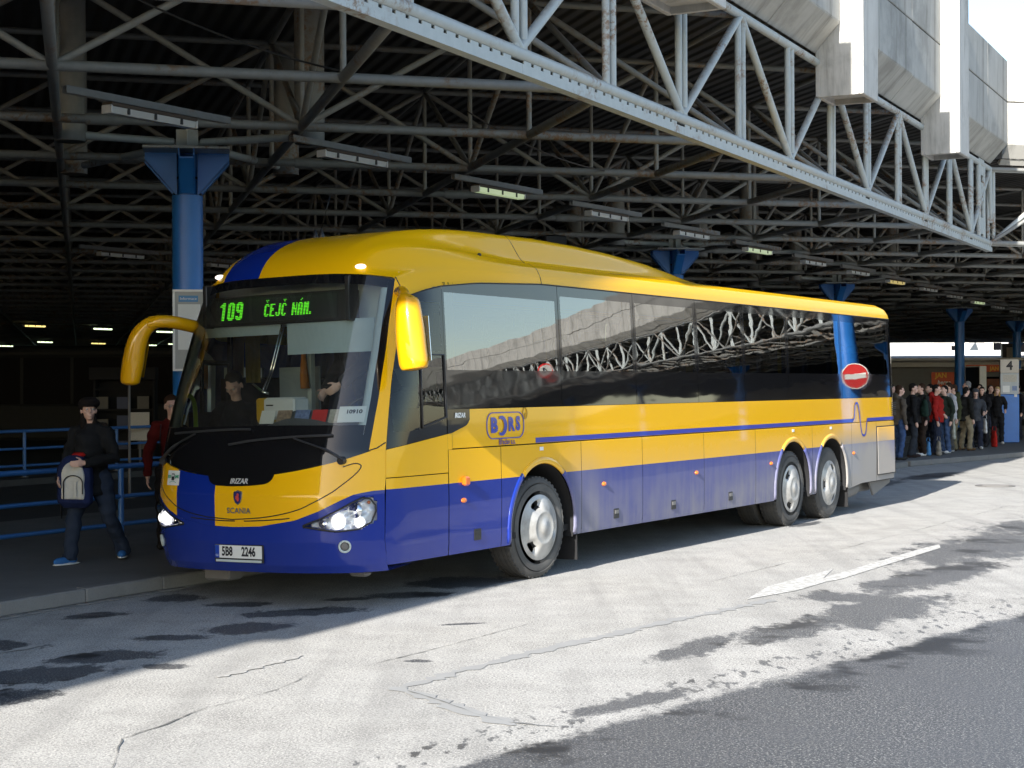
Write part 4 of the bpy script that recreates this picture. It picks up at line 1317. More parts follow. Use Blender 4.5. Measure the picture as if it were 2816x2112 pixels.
# --- side glazing
def glazing(sg, sb, zb_, clear, z0f, z1f, off, name, mat_b, mat_g, sfun=None):
    """cells between station and height breaks; cells inside a clear rectangle become glass"""
    sb = sorted(sb); zb_ = sorted(zb_); blk, gls = MB(), MB()
    for i in range(len(sb) - 1):
        for j in range(len(zb_) - 1):
            sc, zz = (sb[i] + sb[i + 1]) / 2, (zb_[j] + zb_[j + 1]) / 2
            isg = any(a < sc < c and e < zz < f for a, c, e, f in clear)
            B = gls if isg else blk
            P = []
            for s, z in ((sb[i], zb_[j]), (sb[i + 1], zb_[j]), (sb[i + 1], zb_[j + 1]), (sb[i], zb_[j + 1])):
                z = min(max(z, z0f(s)), z1f(s))
                if sfun and s < sfun(z): s = sfun(z)
                p = ws_(s, z, off); P.append(Vector((sg * p.x, p.y, p.z)))
            if (P[2] - P[0]).cross(P[3] - P[1]).length < 1e-6: continue
            B.add(P if sg > 0 else P[::-1], [(0, 1, 2, 3)])
    def weld(B):
        key, vs, remap = {}, [], []
        for v in B.v:
            k = tuple(round(c, 4) for c in v)
            if k not in key: key[k] = len(vs); vs.append(v)
            remap.append(key[k])
        B.v = vs; B.f = [tuple(remap[i] for i in f) for f in B.f]; keepf = [k for k, f in enumerate(B.f) if len(set(f)) >= 3]
        B.f = [tuple(dict.fromkeys(B.f[k])) for k in keepf]; B.m = [0] * len(B.f)
    weld(blk); o = bpart(blk, name, M[mat_b], True)
    if gls.f:
        weld(gls); link('pane', gls.mesh('pane', M[mat_g], True), o)
    return o
def sub(a, c, n): return list(np.linspace(a, c, n))
WJ = [1.0, 3.11, 4.78, 6.40, 7.80, 9.27, 11.34, 13.5]
for sg in (1, -1):
    for k in range(7):
        a, c = WJ[k] + .004, WJ[k + 1] - .004
        m_ = .045 if k else .03
        a2, c2 = a + m_, c - .06
        glazing(sg, sub(a, a2, 2) + sub(a2, c2, 14) + sub(c2, c, 2), [ZW, 1.88, 2.055, 2.25, 2.45, 2.65, 2.76, 2.815, 2.87, 2.93], [(a2, c2, 2.055, 2.815 if k else 2.76)], lambda s: ZW, zc, -.002, 'window', 'sideblack', 'sideglass')
    glazing(sg, sub(13.504, 13.85, 5), [ZW, 2.0, 2.4, 2.93], [], lambda s: ZW, zc, -.002, 'rear_corner_glazing', 'sideblack', 'sideglass')
    zl2 = lambda s: ip(s, [0, .06, 1.07, 1.4], [1.362, 1.368, 1.488, 1.574])
    glazing(sg, sub(.02, .2, 4) + sub(.26, .56, 6) + [.60] + sub(.62, .95, 5) + [.996], [1.36, 1.45, 1.52, 1.60, 1.75, 1.9, 2.05, 2.17, 2.22, 2.4, 2.6, 2.66, 2.9], [(.17, .565, 1.52, 2.62), (.615, .955, 1.60, 2.175), (.615, .955, 2.215, 2.66)], zl2, zc, .001, 'cab_window', 'glossblack', 'drvglass', lambda z: sD(z) + .002)
    b = MB(); b.path([(sg * (ws_(s, z, .006).x), s, z) for s, z in [(.60, 1.545), (.605, 2.19), (.975, 2.19), (.985, 1.63), (.60, 1.545)]], .012, 6); bpart(b, 'sliding_window_frame', M['black'], True)
    b = MB(); b.path([(sg * (ws_(s, zc(s), .002).x), s, zc(s)) for s in np.linspace(.55, 13.6, 60)], .007, 6); bpart(b, 'cantrail_seal', M['rubber'], True)
    # dark inner lining behind gaps
    b = MB()
    for a, c in ((.45, 2.05), (3.33, 8.72), (11.46, 13.7)):
        b.add([(sg * 1.235, a, .42), (sg * 1.235, c, .42), (sg * 1.235, c, 1.72), (sg * 1.235, a, 1.72)], [(0, 1, 2, 3)])
    b.add([(sg * 1.235, .5, 1.2), (sg * 1.235, 13.7, 1.2), (sg * 1.235, 13.7, 2.04), (sg * 1.235, .9, 2.04), (sg * 1.235, .9, 1.5), (sg * 1.235, .5, 1.45)], [(0, 1, 2, 3, 4, 5)])
    bpart(b, 'inner_lining', M['matt_black'])
# rear wall and underside
b = MB(); b.add([(-1.0, LEN - .001, .45), (1.0, LEN - .001, .45), (1.0, LEN - .001, 2.9), (-1.0, LEN - .001, 2.9)], [(0, 1, 2, 3)]); bpart(b, 'rear_wall', M['yellow'])
b = MB(); b.box((0, 6.8, .46), (2.40, 13.4, .06)); bpart(b, 'underfloor', M['matt_black'])
b = MB(); b.box((0, 6.8, 2.965), (2.2, 11.0, .03)); bpart(b, 'ceiling', M['trimlight'])
b = MB(); b.box((0, 6.9, 1.17), (2.42, 11.4, .06)); b.box((0, .75, .95), (2.3, .9, .06)); bpart(b, 'saloon_floor', M['dash'])
b = MB(); b.box((0, 13.55, 1.9), (2.35, .05, 2.0)); bpart(b, 'rear_bulkhead', M['trimgrey'])
for (x, y, z, sx, sy, sz) in ((.75, 12.9, .33, .5, .7, .14), (-.5, -.02, .27, .3, .2, .12), (.98, .05, .31, .18, .1, .05), (.4, 7.5, .42, .8, 1.0, .2)):
    b = MB(); b.box((x, y, z), (sx, sy, sz), bev=.02); bpart(b, 'chassis_box', M['tank'])
b = MB(); b.path([(.95, 11.5, .36), (1.02, 12.0, .33), (.95, 12.5, .34)], .13, 14); bpart(b, 'silencer', M['tank'], 40)
b = MB(); b.prism([(1.15, 12.75, .44), (1.15, 13.75, .44), (1.15, 13.75, .36), (1.15, 12.95, .20)], (-.03, 0, 0)); bpart(b, 'rear_valance', M['tank'])

# --- wheels
def wheel_parts(kind):
    ty = MB(); Rr = .505
    ty.lathe([(.30, .13), (.33, .145), (.40, .155), (.455, .145), (.488, .125), (.503, .10), (.505, .06), (.505, -.06), (.503, -.10), (.488, -.125), (.455, -.145), (.33, -.14), (.30, -.13)], n=56, axis='X')
    for a in (-.075, -.03, .03, .075):
        ty.lathe([(.507, a - .008), (.4985, a), (.507, a + .008)], n=48, axis='X', mat=1)
    for k in range(48):
        an = 2 * math.pi * k / 48; c, s_ = math.cos(an), math.sin(an)
        for sd in (1, -1):
            ty.box((sd * .105, .4955 * c, .4955 * s_), (.03, .02, .03), rot=Matrix.Rotation(an, 3, 'X'), mat=0)
    ty.lathe([(.44, .1495), (.444, .1525), (.448, .1495)], n=48, axis='X')
    return ty
def mat_tyre():
    t = NT('tyre rubber'); co = t.coord(); n = t.noise(co, 7, 5, .6)
    c = t.mix(n, (.045, .045, .044), (.085, .083, .08)); c = t.mix(t.ramp(t.noise(co, 2.2, 5), .4, .7, 0, .55), c, (.14, .135, .125))
    t.pbr(c, .85, 0, t.bump(t.noise(co, 90, 2), .2, .003)); return t.mat
M['tyre'] = mat_tyre()
M['groove'] = simple('tyre groove', (.012, .012, .012), .9)
def mat_cap():
    t = NT('hub cap silver'); co = t.coord(); n = t.noise(co, 5, 5, .6)
    c = t.mix(t.ramp(n, .35, .75), (.44, .435, .42), (.27, .26, .24)); t.pbr(c, t.ramp(n, .3, .8, .35, .65), .25); return t.mat
M['hubcap'] = mat_cap()
def hubcap(deep):
    b = MB(); n = 60
    prof = [(.325, -.0), (.325, .022), (.285, .045), (.262, .055), (.235, .072), (.20, .095), (.165, .118), (.155, .122), (.145, .116), (.06, .120), (.055, .128), (.001, .130)]
    prof = [(r, h * (.55 if deep else .72)) for r, h in prof]
    slots = [R(90 + 120 * k) for k in range(3)]
    vs, fs, ms = [], [], []
    for r, h in prof:
        for k in range(n):
            a = 2 * math.pi * k / n; hh = h
            for s in slots:
                d = abs((a - s + math.pi) % (2 * math.pi) - math.pi) * .235
                if .19 < r < .275:
                    f = max(0, 1 - (d / .085) ** 2) * max(0, 1 - ((r - .235) / .045) ** 2)
                    hh -= .075 * f
            vs.append((hh, r * math.cos(a), r * math.sin(a)))
    for i in range(len(prof) - 1):
        for k in range(n):
            j = (k + 1) % n; fs.append((i * n + k, i * n + j, i * n + n + j, i * n + n + k))
            a = 2 * math.pi * (k + .5) / n; dk = min(abs((a - s + math.pi) % (2 * math.pi) - math.pi) for s in slots) * .235
            ms.append(1 if (.2 < (prof[i][0] + prof[i + 1][0]) / 2 < .262 and dk < .045) else 0)
    o = len(b.v); b.v += vs; b.f += fs; b.m += ms
    return b
tyre_me = wheel_parts(0).mesh('tyre', [M['tyre'], M['groove']], 35)
cap_f = hubcap(False).mesh('hub_cap', [M['hubcap'], M['matt_black']], 50); cap_r = hubcap(True).mesh('hub_cap', [M['hubcap'], M['matt_black']], 50)
rimb = MB(); rimb.lathe([(.30, .13), (.285, .135), (.27, .10), (.15, .06), (.02, .07)], n=32, axis='X'); rim_me = rimb.mesh('rim', M['tank'], 35)
AX = [(2.69, R(-3)), (9.40, 0), (10.85, 0)]
for i, (s, st) in enumerate(AX):
    for sg in (1, -1):
        lab = ['front', 'drive', 'trailing'][i]
        t = link('wheel', None, bus, (sg * 1.06, s, .505)); t.rotation_euler = (0, 0, (0 if sg > 0 else math.pi) + (st if sg > 0 else st))
        link('tyre', tyre_me, t); link('rim', rim_me, t); c = link('hub_cap', cap_f if i == 0 else cap_r, t); c.location = (.135, 0, 0); c.rotation_euler = (random.uniform(0, 2), 0, 0) if i else (R(20), 0, 0)
        if i == 1:
            t2 = link('inner_wheel', tyre_me, bus, (sg * .72, s, .505))
for (s, w) in ((3.38, 1.05), (11.5, 1.05)):
    b = MB(); b.box((w, s, .33), (.42, .015, .42)); bpart(b, 'mud_flap', M['matt_black'])

# --- mirrors
def mirror(name, arm, ra, head, rh, glass_pts):
    t = link(name, None, bus); t.matrix_local = LM
    b = MB(); b.path([Vector(q) for q in arm], ra, 14, flat=.8); link('arm', b.mesh('arm', M['mirror_yellow'], True), t)
    b = MB(); b.path([Vector(q) for q in head], rh, 18, up=(0, 1, 0)); link('housing', b.mesh('housing', M['mirror_yellow'], True), t)
    b = MB(); b.prism(glass_pts, (0, .006, 0)); link('mirror_glass', b.mesh('mirror_glass', M['chrome']), t)
def s3(pts, n=5):
    P = [np.array(q, float) for q in pts]; P = [2 * P[0] - P[1]] + P + [2 * P[-1] - P[-2]]; out = []
    for i in range(1, len(P) - 2):
        for k in range(n):
            t = k / n
            out.append(tuple(.5 * (2 * P[i] + (P[i + 1] - P[i - 1]) * t + (2 * P[i - 1] - 5 * P[i] + 4 * P[i + 1] - P[i + 2]) * t * t + (3 * P[i] - P[i - 1] - 3 * P[i + 1] + P[i + 2]) * t ** 3)))
    out.append(tuple(P[-2])); return out
hd = s3([(1.50, .12, 2.69), (1.49, .12, 2.665), (1.49, .12, 2.60), (1.505, .11, 2.45), (1.53, .10, 2.25), (1.55, .10, 2.10), (1.553, .10, 2.055), (1.555, .10, 2.035)], 3)
rr = [(ip(i / (len(hd) - 1), [0, .1, .28, .5, .72, .9, 1], [.01, .07, .11, .137, .137, .115, .02]), ip(i / (len(hd) - 1), [0, .12, .5, .9, 1], [.01, .08, .115, .095, .02])) for i in range(len(hd))]
mirror('wing_mirror', s3([(1.12, .50, 2.74), (1.26, .36, 2.75), (1.40, .20, 2.70), (1.49, .12, 2.60)]), .045, hd, rr, [(1.40, .215, 2.50), (1.63, .215, 2.50), (1.66, .205, 2.12), (1.43, .205, 2.12)])
hd = s3([(-1.20, -.02, 2.58), (-1.30, -.07, 2.545), (-1.385, -.10, 2.46), (-1.44, -.11, 2.34), (-1.475, -.11, 2.22), (-1.51, -.11, 2.08), (-1.52, -.11, 2.02), (-1.522, -.11, 1.985)], 4)
rr = [(ip(i / (len(hd) - 1), [0, .2, .4, .6, .86, .97, 1], [.055, .075, .095, .105, .09, .07, .02]), ip(i / (len(hd) - 1), [0, .3, .6, .9, 1], [.06, .09, .10, .085, .03])) for i in range(len(hd))]
mirror('wing_mirror', s3([(-1.10, .36, 2.52), (-1.13, .22, 2.545), (-1.16, .08, 2.565), (-1.22, -.03, 2.57), (-1.30, -.07, 2.54)]), [.075] * 21, hd, rr, [(-1.36, -.02, 2.38), (-1.55, -.02, 2.38), (-1.59, -.02, 2.06), (-1.44, -.02, 2.06)])

# --- destination display with dot lettering
ds = link('destination_display', None, bus); ds.matrix_local = LM
SY = .30
b = MB(); b.box((-.085, SY + .06, 2.645), (1.70, .11, .275), bev=.012); link('case', b.mesh('case', M['black']), ds)
M['led_off'] = simple('dark display face', (.018, .022, .022), .35)
b = MB(); b.box((-.11, SY + .002, 2.645), (1.42, .006, .215)); link('face', b.mesh('face', M['led_off']), ds)
M['led_row'] = simple('display row', (.035, .042, .042), .4)
b = MB()
for k in range(24): b.box((-.11, SY - .002, 2.645 - .1 + .2 * k / 23), (1.40, .002, .0022))
link('dot_rows', b.mesh('dot_rows', M['led_row']), ds)
b = MB()
for sx_ in (-.91, .745): b.box((sx_, SY + .02, 2.70), (.05, .14, .40), bev=.01)
link('bracket', b.mesh('bracket', M['black']), ds)
GL = {'1': ['00110', '01110', '11110', '00110', '00110', '00110', '00110', '00110', '00110', '00110', '00110', '00110'],
      '0': ['01110', '11111', '11011', '11011', '11011', '11011', '11011', '11011', '11011', '11011', '11111', '01110'],
      '9': ['01110', '11111', '11011', '11011', '11011', '11111', '01111', '00011', '00011', '11011', '11111', '01110'],
      'Č': ['01010', '00100', '00000', '01110', '11011', '11000', '11000', '11000', '11000', '11000', '11011', '01110'],
      'E': ['00000', '00000', '00000', '11111', '11000', '11000', '11110', '11110', '11000', '11000', '11000', '11111'],
      'J': ['00000', '00000', '00000', '00011', '00011', '00011', '00011', '00011', '00011', '11011', '11011', '01110'],
      'N': ['00000', '00000', '00000', '11001', '11001', '11101', '11101', '11111', '11011', '11011', '11001', '11001'],
      'Á': ['00010', '00100', '00000', '01110', '11011', '11011', '11011', '11111', '11011', '11011', '11011', '11011'],
      'M': ['00000', '00000', '00000', '11011', '11111', '11111', '11111', '11011', '11011', '11011', '11011', '11011'],
      '.': ['00000'] * 10 + ['11000', '11000'], ' ': ['00000'] * 12}
def dots(txt, x, z, px, pz, skew=.18):
    b = MB()
    for ch_ in txt:
        g_ = GL[ch_]; wdt = 2 if ch_ == '.' else 5
        for r_, row in enumerate(g_):
            for c_ in range(wdt):
                if row[c_] == '1':
                    zz = z + (11 - r_) * pz; xx = x + c_ * px + (11 - r_) * pz * skew
                    b.add([(xx, SY - .005, zz), (xx + px * .92, SY - .005, zz), (xx + px * .92, SY - .005, zz + pz * .6), (xx, SY - .005, zz + pz * .6)], [(0, 1, 2, 3)])
        x += (wdt + 1) * px * (1 if ch_ != ' ' else .8)
    link('dot_lettering', b.mesh('dot_lettering', M['led']), ds)
dots('109', -.78, 2.565, .0165, .0138); dots('ČEJČ NÁM.', -.24, 2.582, .0112, .0127)

# --- cab interior
b = MB()
def dsh(u, v):
    w = -1.12 + 2.24 * u; s0 = fw(min(max(w, -1.1), 1.1), 1.57).y + .03
    prof = [(s0, 1.45), (s0 + .02, 1.555), (s0 + .25, 1.575), (s0 + .45, 1.56 + .16 * smooth((w + .15) / .4) * smooth((1.15 - w) / .2)), (s0 + .62, 1.50 + .10 * smooth((w + .15) / .4)), (s0 + .68, 1.1)]
    k = v * (len(prof) - 1); i = min(int(k), len(prof) - 2); f = k - i
    return (w, prof[i][0] + (prof[i + 1][0] - prof[i][0]) * f, prof[i][1] + (prof[i + 1][1] - prof[i][1]) * f)
b.grid(dsh, 40, 15); bpart(b, 'dashboard', M['dash'], 40)
M['red_card'] = simple('red card', (.55, .03, .03), .5); M['photo_card'] = simple('patterned card', (.30, .22, .16), .5, var=.9, vscale=40); M['blue_card'] = simple('blue patterned card', (.16, .22, .40), .5, var=.9, vscale=40); M['text_card'] = simple('printed card', (.45, .43, .38), .6, var=.5, vscale=60)
for k, (w, m_) in enumerate(((-.02, 'paper'), (.165, 'photo_card'), (.365, 'blue_card'), (.555, 'red_card'), (.74, 'text_card'))):
    b = MB(); b.box((w, .06 + .02 * abs(w), 1.664), (.162, .004, .125), rot=Matrix.Rotation(R(-22), 3, 'X'))
    tag(bpart(b, 'leaflet', M[m_]), 'leaflet propped on the dashboard')
pc = MB(); pc.grid(lambda u, v: fw(.93 + .22 * u, 1.612 + .135 * v, -.006), 6, 4); pl_ = bpart(pc, 'route_card', M['paper'], True)
me = text_mesh('10910', .032, M['ink'], bold=.002)
for v in me.vertices: v.co = fw(1.04 + v.co.x, 1.70 + v.co.y, -.003)
bme(me, 'route_card_lettering')
b = MB(); b.box((-.10, .42, 1.74), (.36, .22, .20), bev=.02); bpart(b, 'ticket_machine', M['white_plastic'], 30)
b = MB(); b.box((-.20, .305, 1.77), (.08, .006, .012)); bpart(b, 'machine_slot', M['black'])
M['yellow_box'] = simple('yellow box', (.55, .33, .01), .5)
b = MB(); b.box((-.50, .62, 1.72), (.16, .12, .24), bev=.015); bpart(b, 'validator', M['yellow_box'], 30)
b = MB(); b.path(s3([(-1.02, .22, 1.56), (-1.025, .22, 1.74), (-1.04, .22, 1.82), (-1.08, .22, 1.87), (-1.14, .24, 1.88)]), .022, 10); bpart(b, 'grab_rail', M['lime'], True)
def sheet(name, w0, w1, s, z0, z1, mat):
    b = MB(); b.box(((w0 + w1) / 2, s, (z0 + z1) / 2), (w1 - w0, .012, z1 - z0)); return bpart(b, name, M[mat])
sheet('roller_blind', .0, .98, .34, 2.225, 2.52, 'blind'); sheet('roller_blind', -1.0, -.10, .36, 2.415, 2.52, 'blind'); sheet('header_panel', -1.05, 1.05, .62, 2.50, 2.93, 'trimlight')
b = MB(); b.path([(-.06, .33, 2.50), (-.17, .30, 2.10), (-.26, .28, 1.90)], .007, 6); b.path([(-.03, .33, 2.50), (-.14, .30, 2.10), (-.23, .28, 1.90)], .007, 6); b.path([(-.36, .26, 1.97), (-.25, .28, 1.89), (-.20, .29, 1.88)], .012, 6); bpart(b, 'blind_arm', M['chrome'], True)
for sg in (1, -1):
    b = MB(); b.path([fw(sg * (omA(z) - .035) * Wz(z), z, -.05) for z in np.linspace(1.5, 2.85, 14)], .05, 8); bpart(b, 'pillar_trim', M['trimlight'], True)
b = MB(); b.box((.62, 1.25, 1.55), (.46, .12, .75), bev=.04); b.box((.62, 1.0, 1.28), (.46, .46, .12), bev=.03); bpart(b, 'driver_seat', M['grey_seat'], 30)
b = MB(); b.path([(.62 + .22 * math.cos(a), .62 + .10 * math.sin(a), 1.66 + .17 * math.sin(a)) for a in np.linspace(0, 2 * math.pi, 25)], .017, 8); b.tube((.62, .62, 1.66), (.62, .45, 1.45), .03, 8); bpart(b, 'steering_wheel', M['black'], True)
b = MB(); b.box((-.62, 1.45, 1.75), (.05, .06, 2.2)); bpart(b, 'stanchion', M['trimlight'])
b = MB(); b.box((-.9, 1.62, 1.7), (.5, .03, .9)); b.box((.55, 1.62, 1.8), (1.0, .03, .6)); bpart(b, 'cab_partition', M['trimgrey'])
st_ = MB()
st_.box((0, 0, .42), (.45, .46, .12), bev=.03); st_.box((0, .25, .80), (.45, .11, .78), rot=Matrix.Rotation(R(-10), 3, 'X'), bev=.03); st_.box((0, .34, 1.22), (.26, .09, .16), bev=.03, mat=1)
for x in (-.18, .18): st_.box((x, .05, .18), (.04, .3, .36), mat=1)
M['seat_cloth'] = fabric('blue patterned seat cloth', (.03, .05, .14)); M['seat_trim'] = simple('seat head cover', (.30, .24, .05), .8)
SEAT = st_.mesh('seat', [M['seat_cloth'], M['seat_trim']], 30)
for r_ in range(13):
    for w in (-.98, -.50, .50, .98):
        bme(SEAT, 'seat', Matrix.Translation((w, 2.3 + r_ * .84, 1.2)))
M['curtain'] = fabric('mustard curtain', (.32, .22, .03))
for sg in (1, -1):
    for s in [1.12] + WJ[1:7]:
        b = MB(); b.grid(lambda u, v: (sg * (1.17 + .02 * math.sin(u * 18)), s - (.13 if s > 2 else 0) + .2 * u, 2.0 + .86 * v), 18, 2); bpart(b, 'curtain', M['curtain'], True)
M['orange_cloth'] = fabric('orange cloth', (.45, .16, .02))
b = MB(); b.path([(-.62, 1.36, 2.45), (-.63, 1.35, 2.25), (-.62, 1.34, 2.05), (-.61, 1.34, 1.93)], [.02, .03, .055, .06], 10, flat=.6); bpart(b, 'curtain', M['orange_cloth'], True)
for s, lab in ((.6, ''),):
    b = MB(); b.box((-1.085, -.0 + .05, 1.655), (.10, .004, .125)); bpart(b, 'permit_card', M['paper'])
# ------------------------------------------------------------------ people
def fused(mb, name, mat, voxel, smooth_it=6, rough=0.0, seed=0):
    """one continuous skin over the collected shapes"""
    me = mb.mesh(name, mat)
    ob = bpy.data.objects.new(name, me)
    md = ob.modifiers.new('fuse', 'REMESH'); md.mode = 'VOXEL'; md.voxel_size = voxel
    sm = ob.modifiers.new('soften', 'SMOOTH'); sm.factor = .5; sm.iterations = smooth_it
    out = baked(ob)
    bpy.data.objects.remove(ob); bpy.data.meshes.remove(me)
    out.materials.clear(); out.materials.append(mat)
    if rough:
        n = len(out.vertices); co = np.empty(n * 3); out.vertices.foreach_get('co', co); co = co.reshape(-1, 3)
        no = np.empty(n * 3); out.vertices.foreach_get('normal', no); no = no.reshape(-1, 3)
        r_ = np.random.RandomState(seed); ph = r_.uniform(0, 6, 9)
        w = np.sin(co[:, 2] * 46 + 9 * co[:, 0] + ph[0] + 2 * np.sin(co[:, 1] * 14 + ph[1])) + .8 * np.sin(co[:, 2] * 27 - co[:, 0] * 22 + ph[2]) + .6 * np.sin(co[:, 0] * 55 + co[:, 2] * 12 + ph[3])
        co += no * (w * rough)[:, None]; out.vertices.foreach_set('co', co.ravel())
    out.polygons.foreach_set('use_smooth', [True] * len(out.polygons)); out.update()
    out.name = name
    return out

def V3(*a): return Vector(a)
def hand(mb, wrist, fdir, palm_n, size, curl, thumb_side):
    """palm, four curled fingers of different length and a thumb leaving the side of the palm"""
    f = Vector(fdir).normalized(); n = Vector(palm_n); n = (n - f * n.dot(f)).normalized(); sd = f.cross(n).normalized() * thumb_side
    L = size
    pc = Vector(wrist) + f * L * .26
    rot = Matrix((sd, n, f)).transposed()
    mb.ell(pc, (L * .23, L * .10, L * .30), 12, 8, rot)
    mb.path([Vector(wrist) - f * L * .15, Vector(wrist) + f * L * .1], [L * .13, L * .15], 10)
    for k, (o, ln) in enumerate(((.165, .40), (.058, .45), (-.05, .42), (-.15, .33))):
        p = Vector(wrist) + f * L * .48 + sd * L * o; d = f.copy(); pts = [p - f * L * .1, p]
        for j in range(3):
            d = (Matrix.Rotation(curl * (.6 + .35 * j), 3, sd * (1 if thumb_side > 0 else -1)) @ d) if False else (d * math.cos(curl) + n * math.sin(curl)).normalized()
            n2 = (n * math.cos(curl) - d * 0).normalized()
            p = p + d * L * ln * (.42, .33, .25)[j]; pts.append(p)
            n = n
        mb.path(pts, [L * .058, L * .056, L * .052, L * .047, L * .038], 8)
    q = Vector(wrist) + f * L * .16 + sd * L * .2
    mb.path([q - sd * L * .08, q + (sd * .55 + f * .55 + n * .2) * L * .18, q + (sd * .7 + f * 1.1 + n * .45) * L * .27], [L * .07, L * .062, L * .045], 8)

def head(mb, c, H, yaw, pitch, fine):
    """skull, jaw, nose, brow, ears and lips round centre c; facing local -Y before yaw"""
    rot = Matrix.Rotation(yaw, 3, 'Z') @ Matrix.Rotation(pitch, 3, 'X')
    k = H / 1.72
    def e(p, r, r2=None): mb.ell(c + rot @ (Vector(p) * k), [q * k for q in r], 14, 10, rot if r2 is None else rot @ r2)
    e((0, .012, .022), (.074, .094, .096)); e((0, -.018, -.045), (.056, .066, .066)); e((0, -.05, -.085), (.032, .032, .026))
    e((0, -.094, -.012), (.013, .018, .026), Matrix.Rotation(.35, 3, 'X')); e((0, -.104, -.028), (.015, .014, .011))
    e((0, -.074, .022), (.055, .022, .014))
    e((0, -.083, -.058), (.023, .012, .007)); e((0, -.082, -.069), (.019, .012, .007))
    for s in (1, -1):
        e((s * .076, .012, -.012), (.010, .020, .031), Matrix.Rotation(s * .3, 3, 'Z')); e((s * .042, -.058, -.025), (.022, .022, .02))
    return rot

def eyes(parent, c, H, rot, name_mat='eye'):
    k = H / 1.72
    for s in (1, -1):
        b = MB(); p = c + rot @ (Vector((s * .031, -.079, .004)) * k); b.ell(p, [.0115 * k] * 3, 10, 8)
        d = rot @ Vector((s * .02, -1, 0)); b.ell(p + d * .0065 * k, [.0068 * k] * 3, 8, 6, mat=1)
        link('eye', b.mesh('eye', [M['eye_white'], M['ink']], True), parent)
M['eye_white'] = simple('eye white', (.65, .64, .62), .25)
_fab = {}
def cloth(col):
    k = tuple(round(c, 3) for c in col)
    if k not in _fab: _fab[k] = fabric('cloth %d' % len(_fab), col)
    return _fab[k]
HAIRC = {'black': (.010, .008, .007), 'brown': (.035, .018, .010), 'grey': (.20, .20, .20), 'blonde': (.42, .28, .12)}

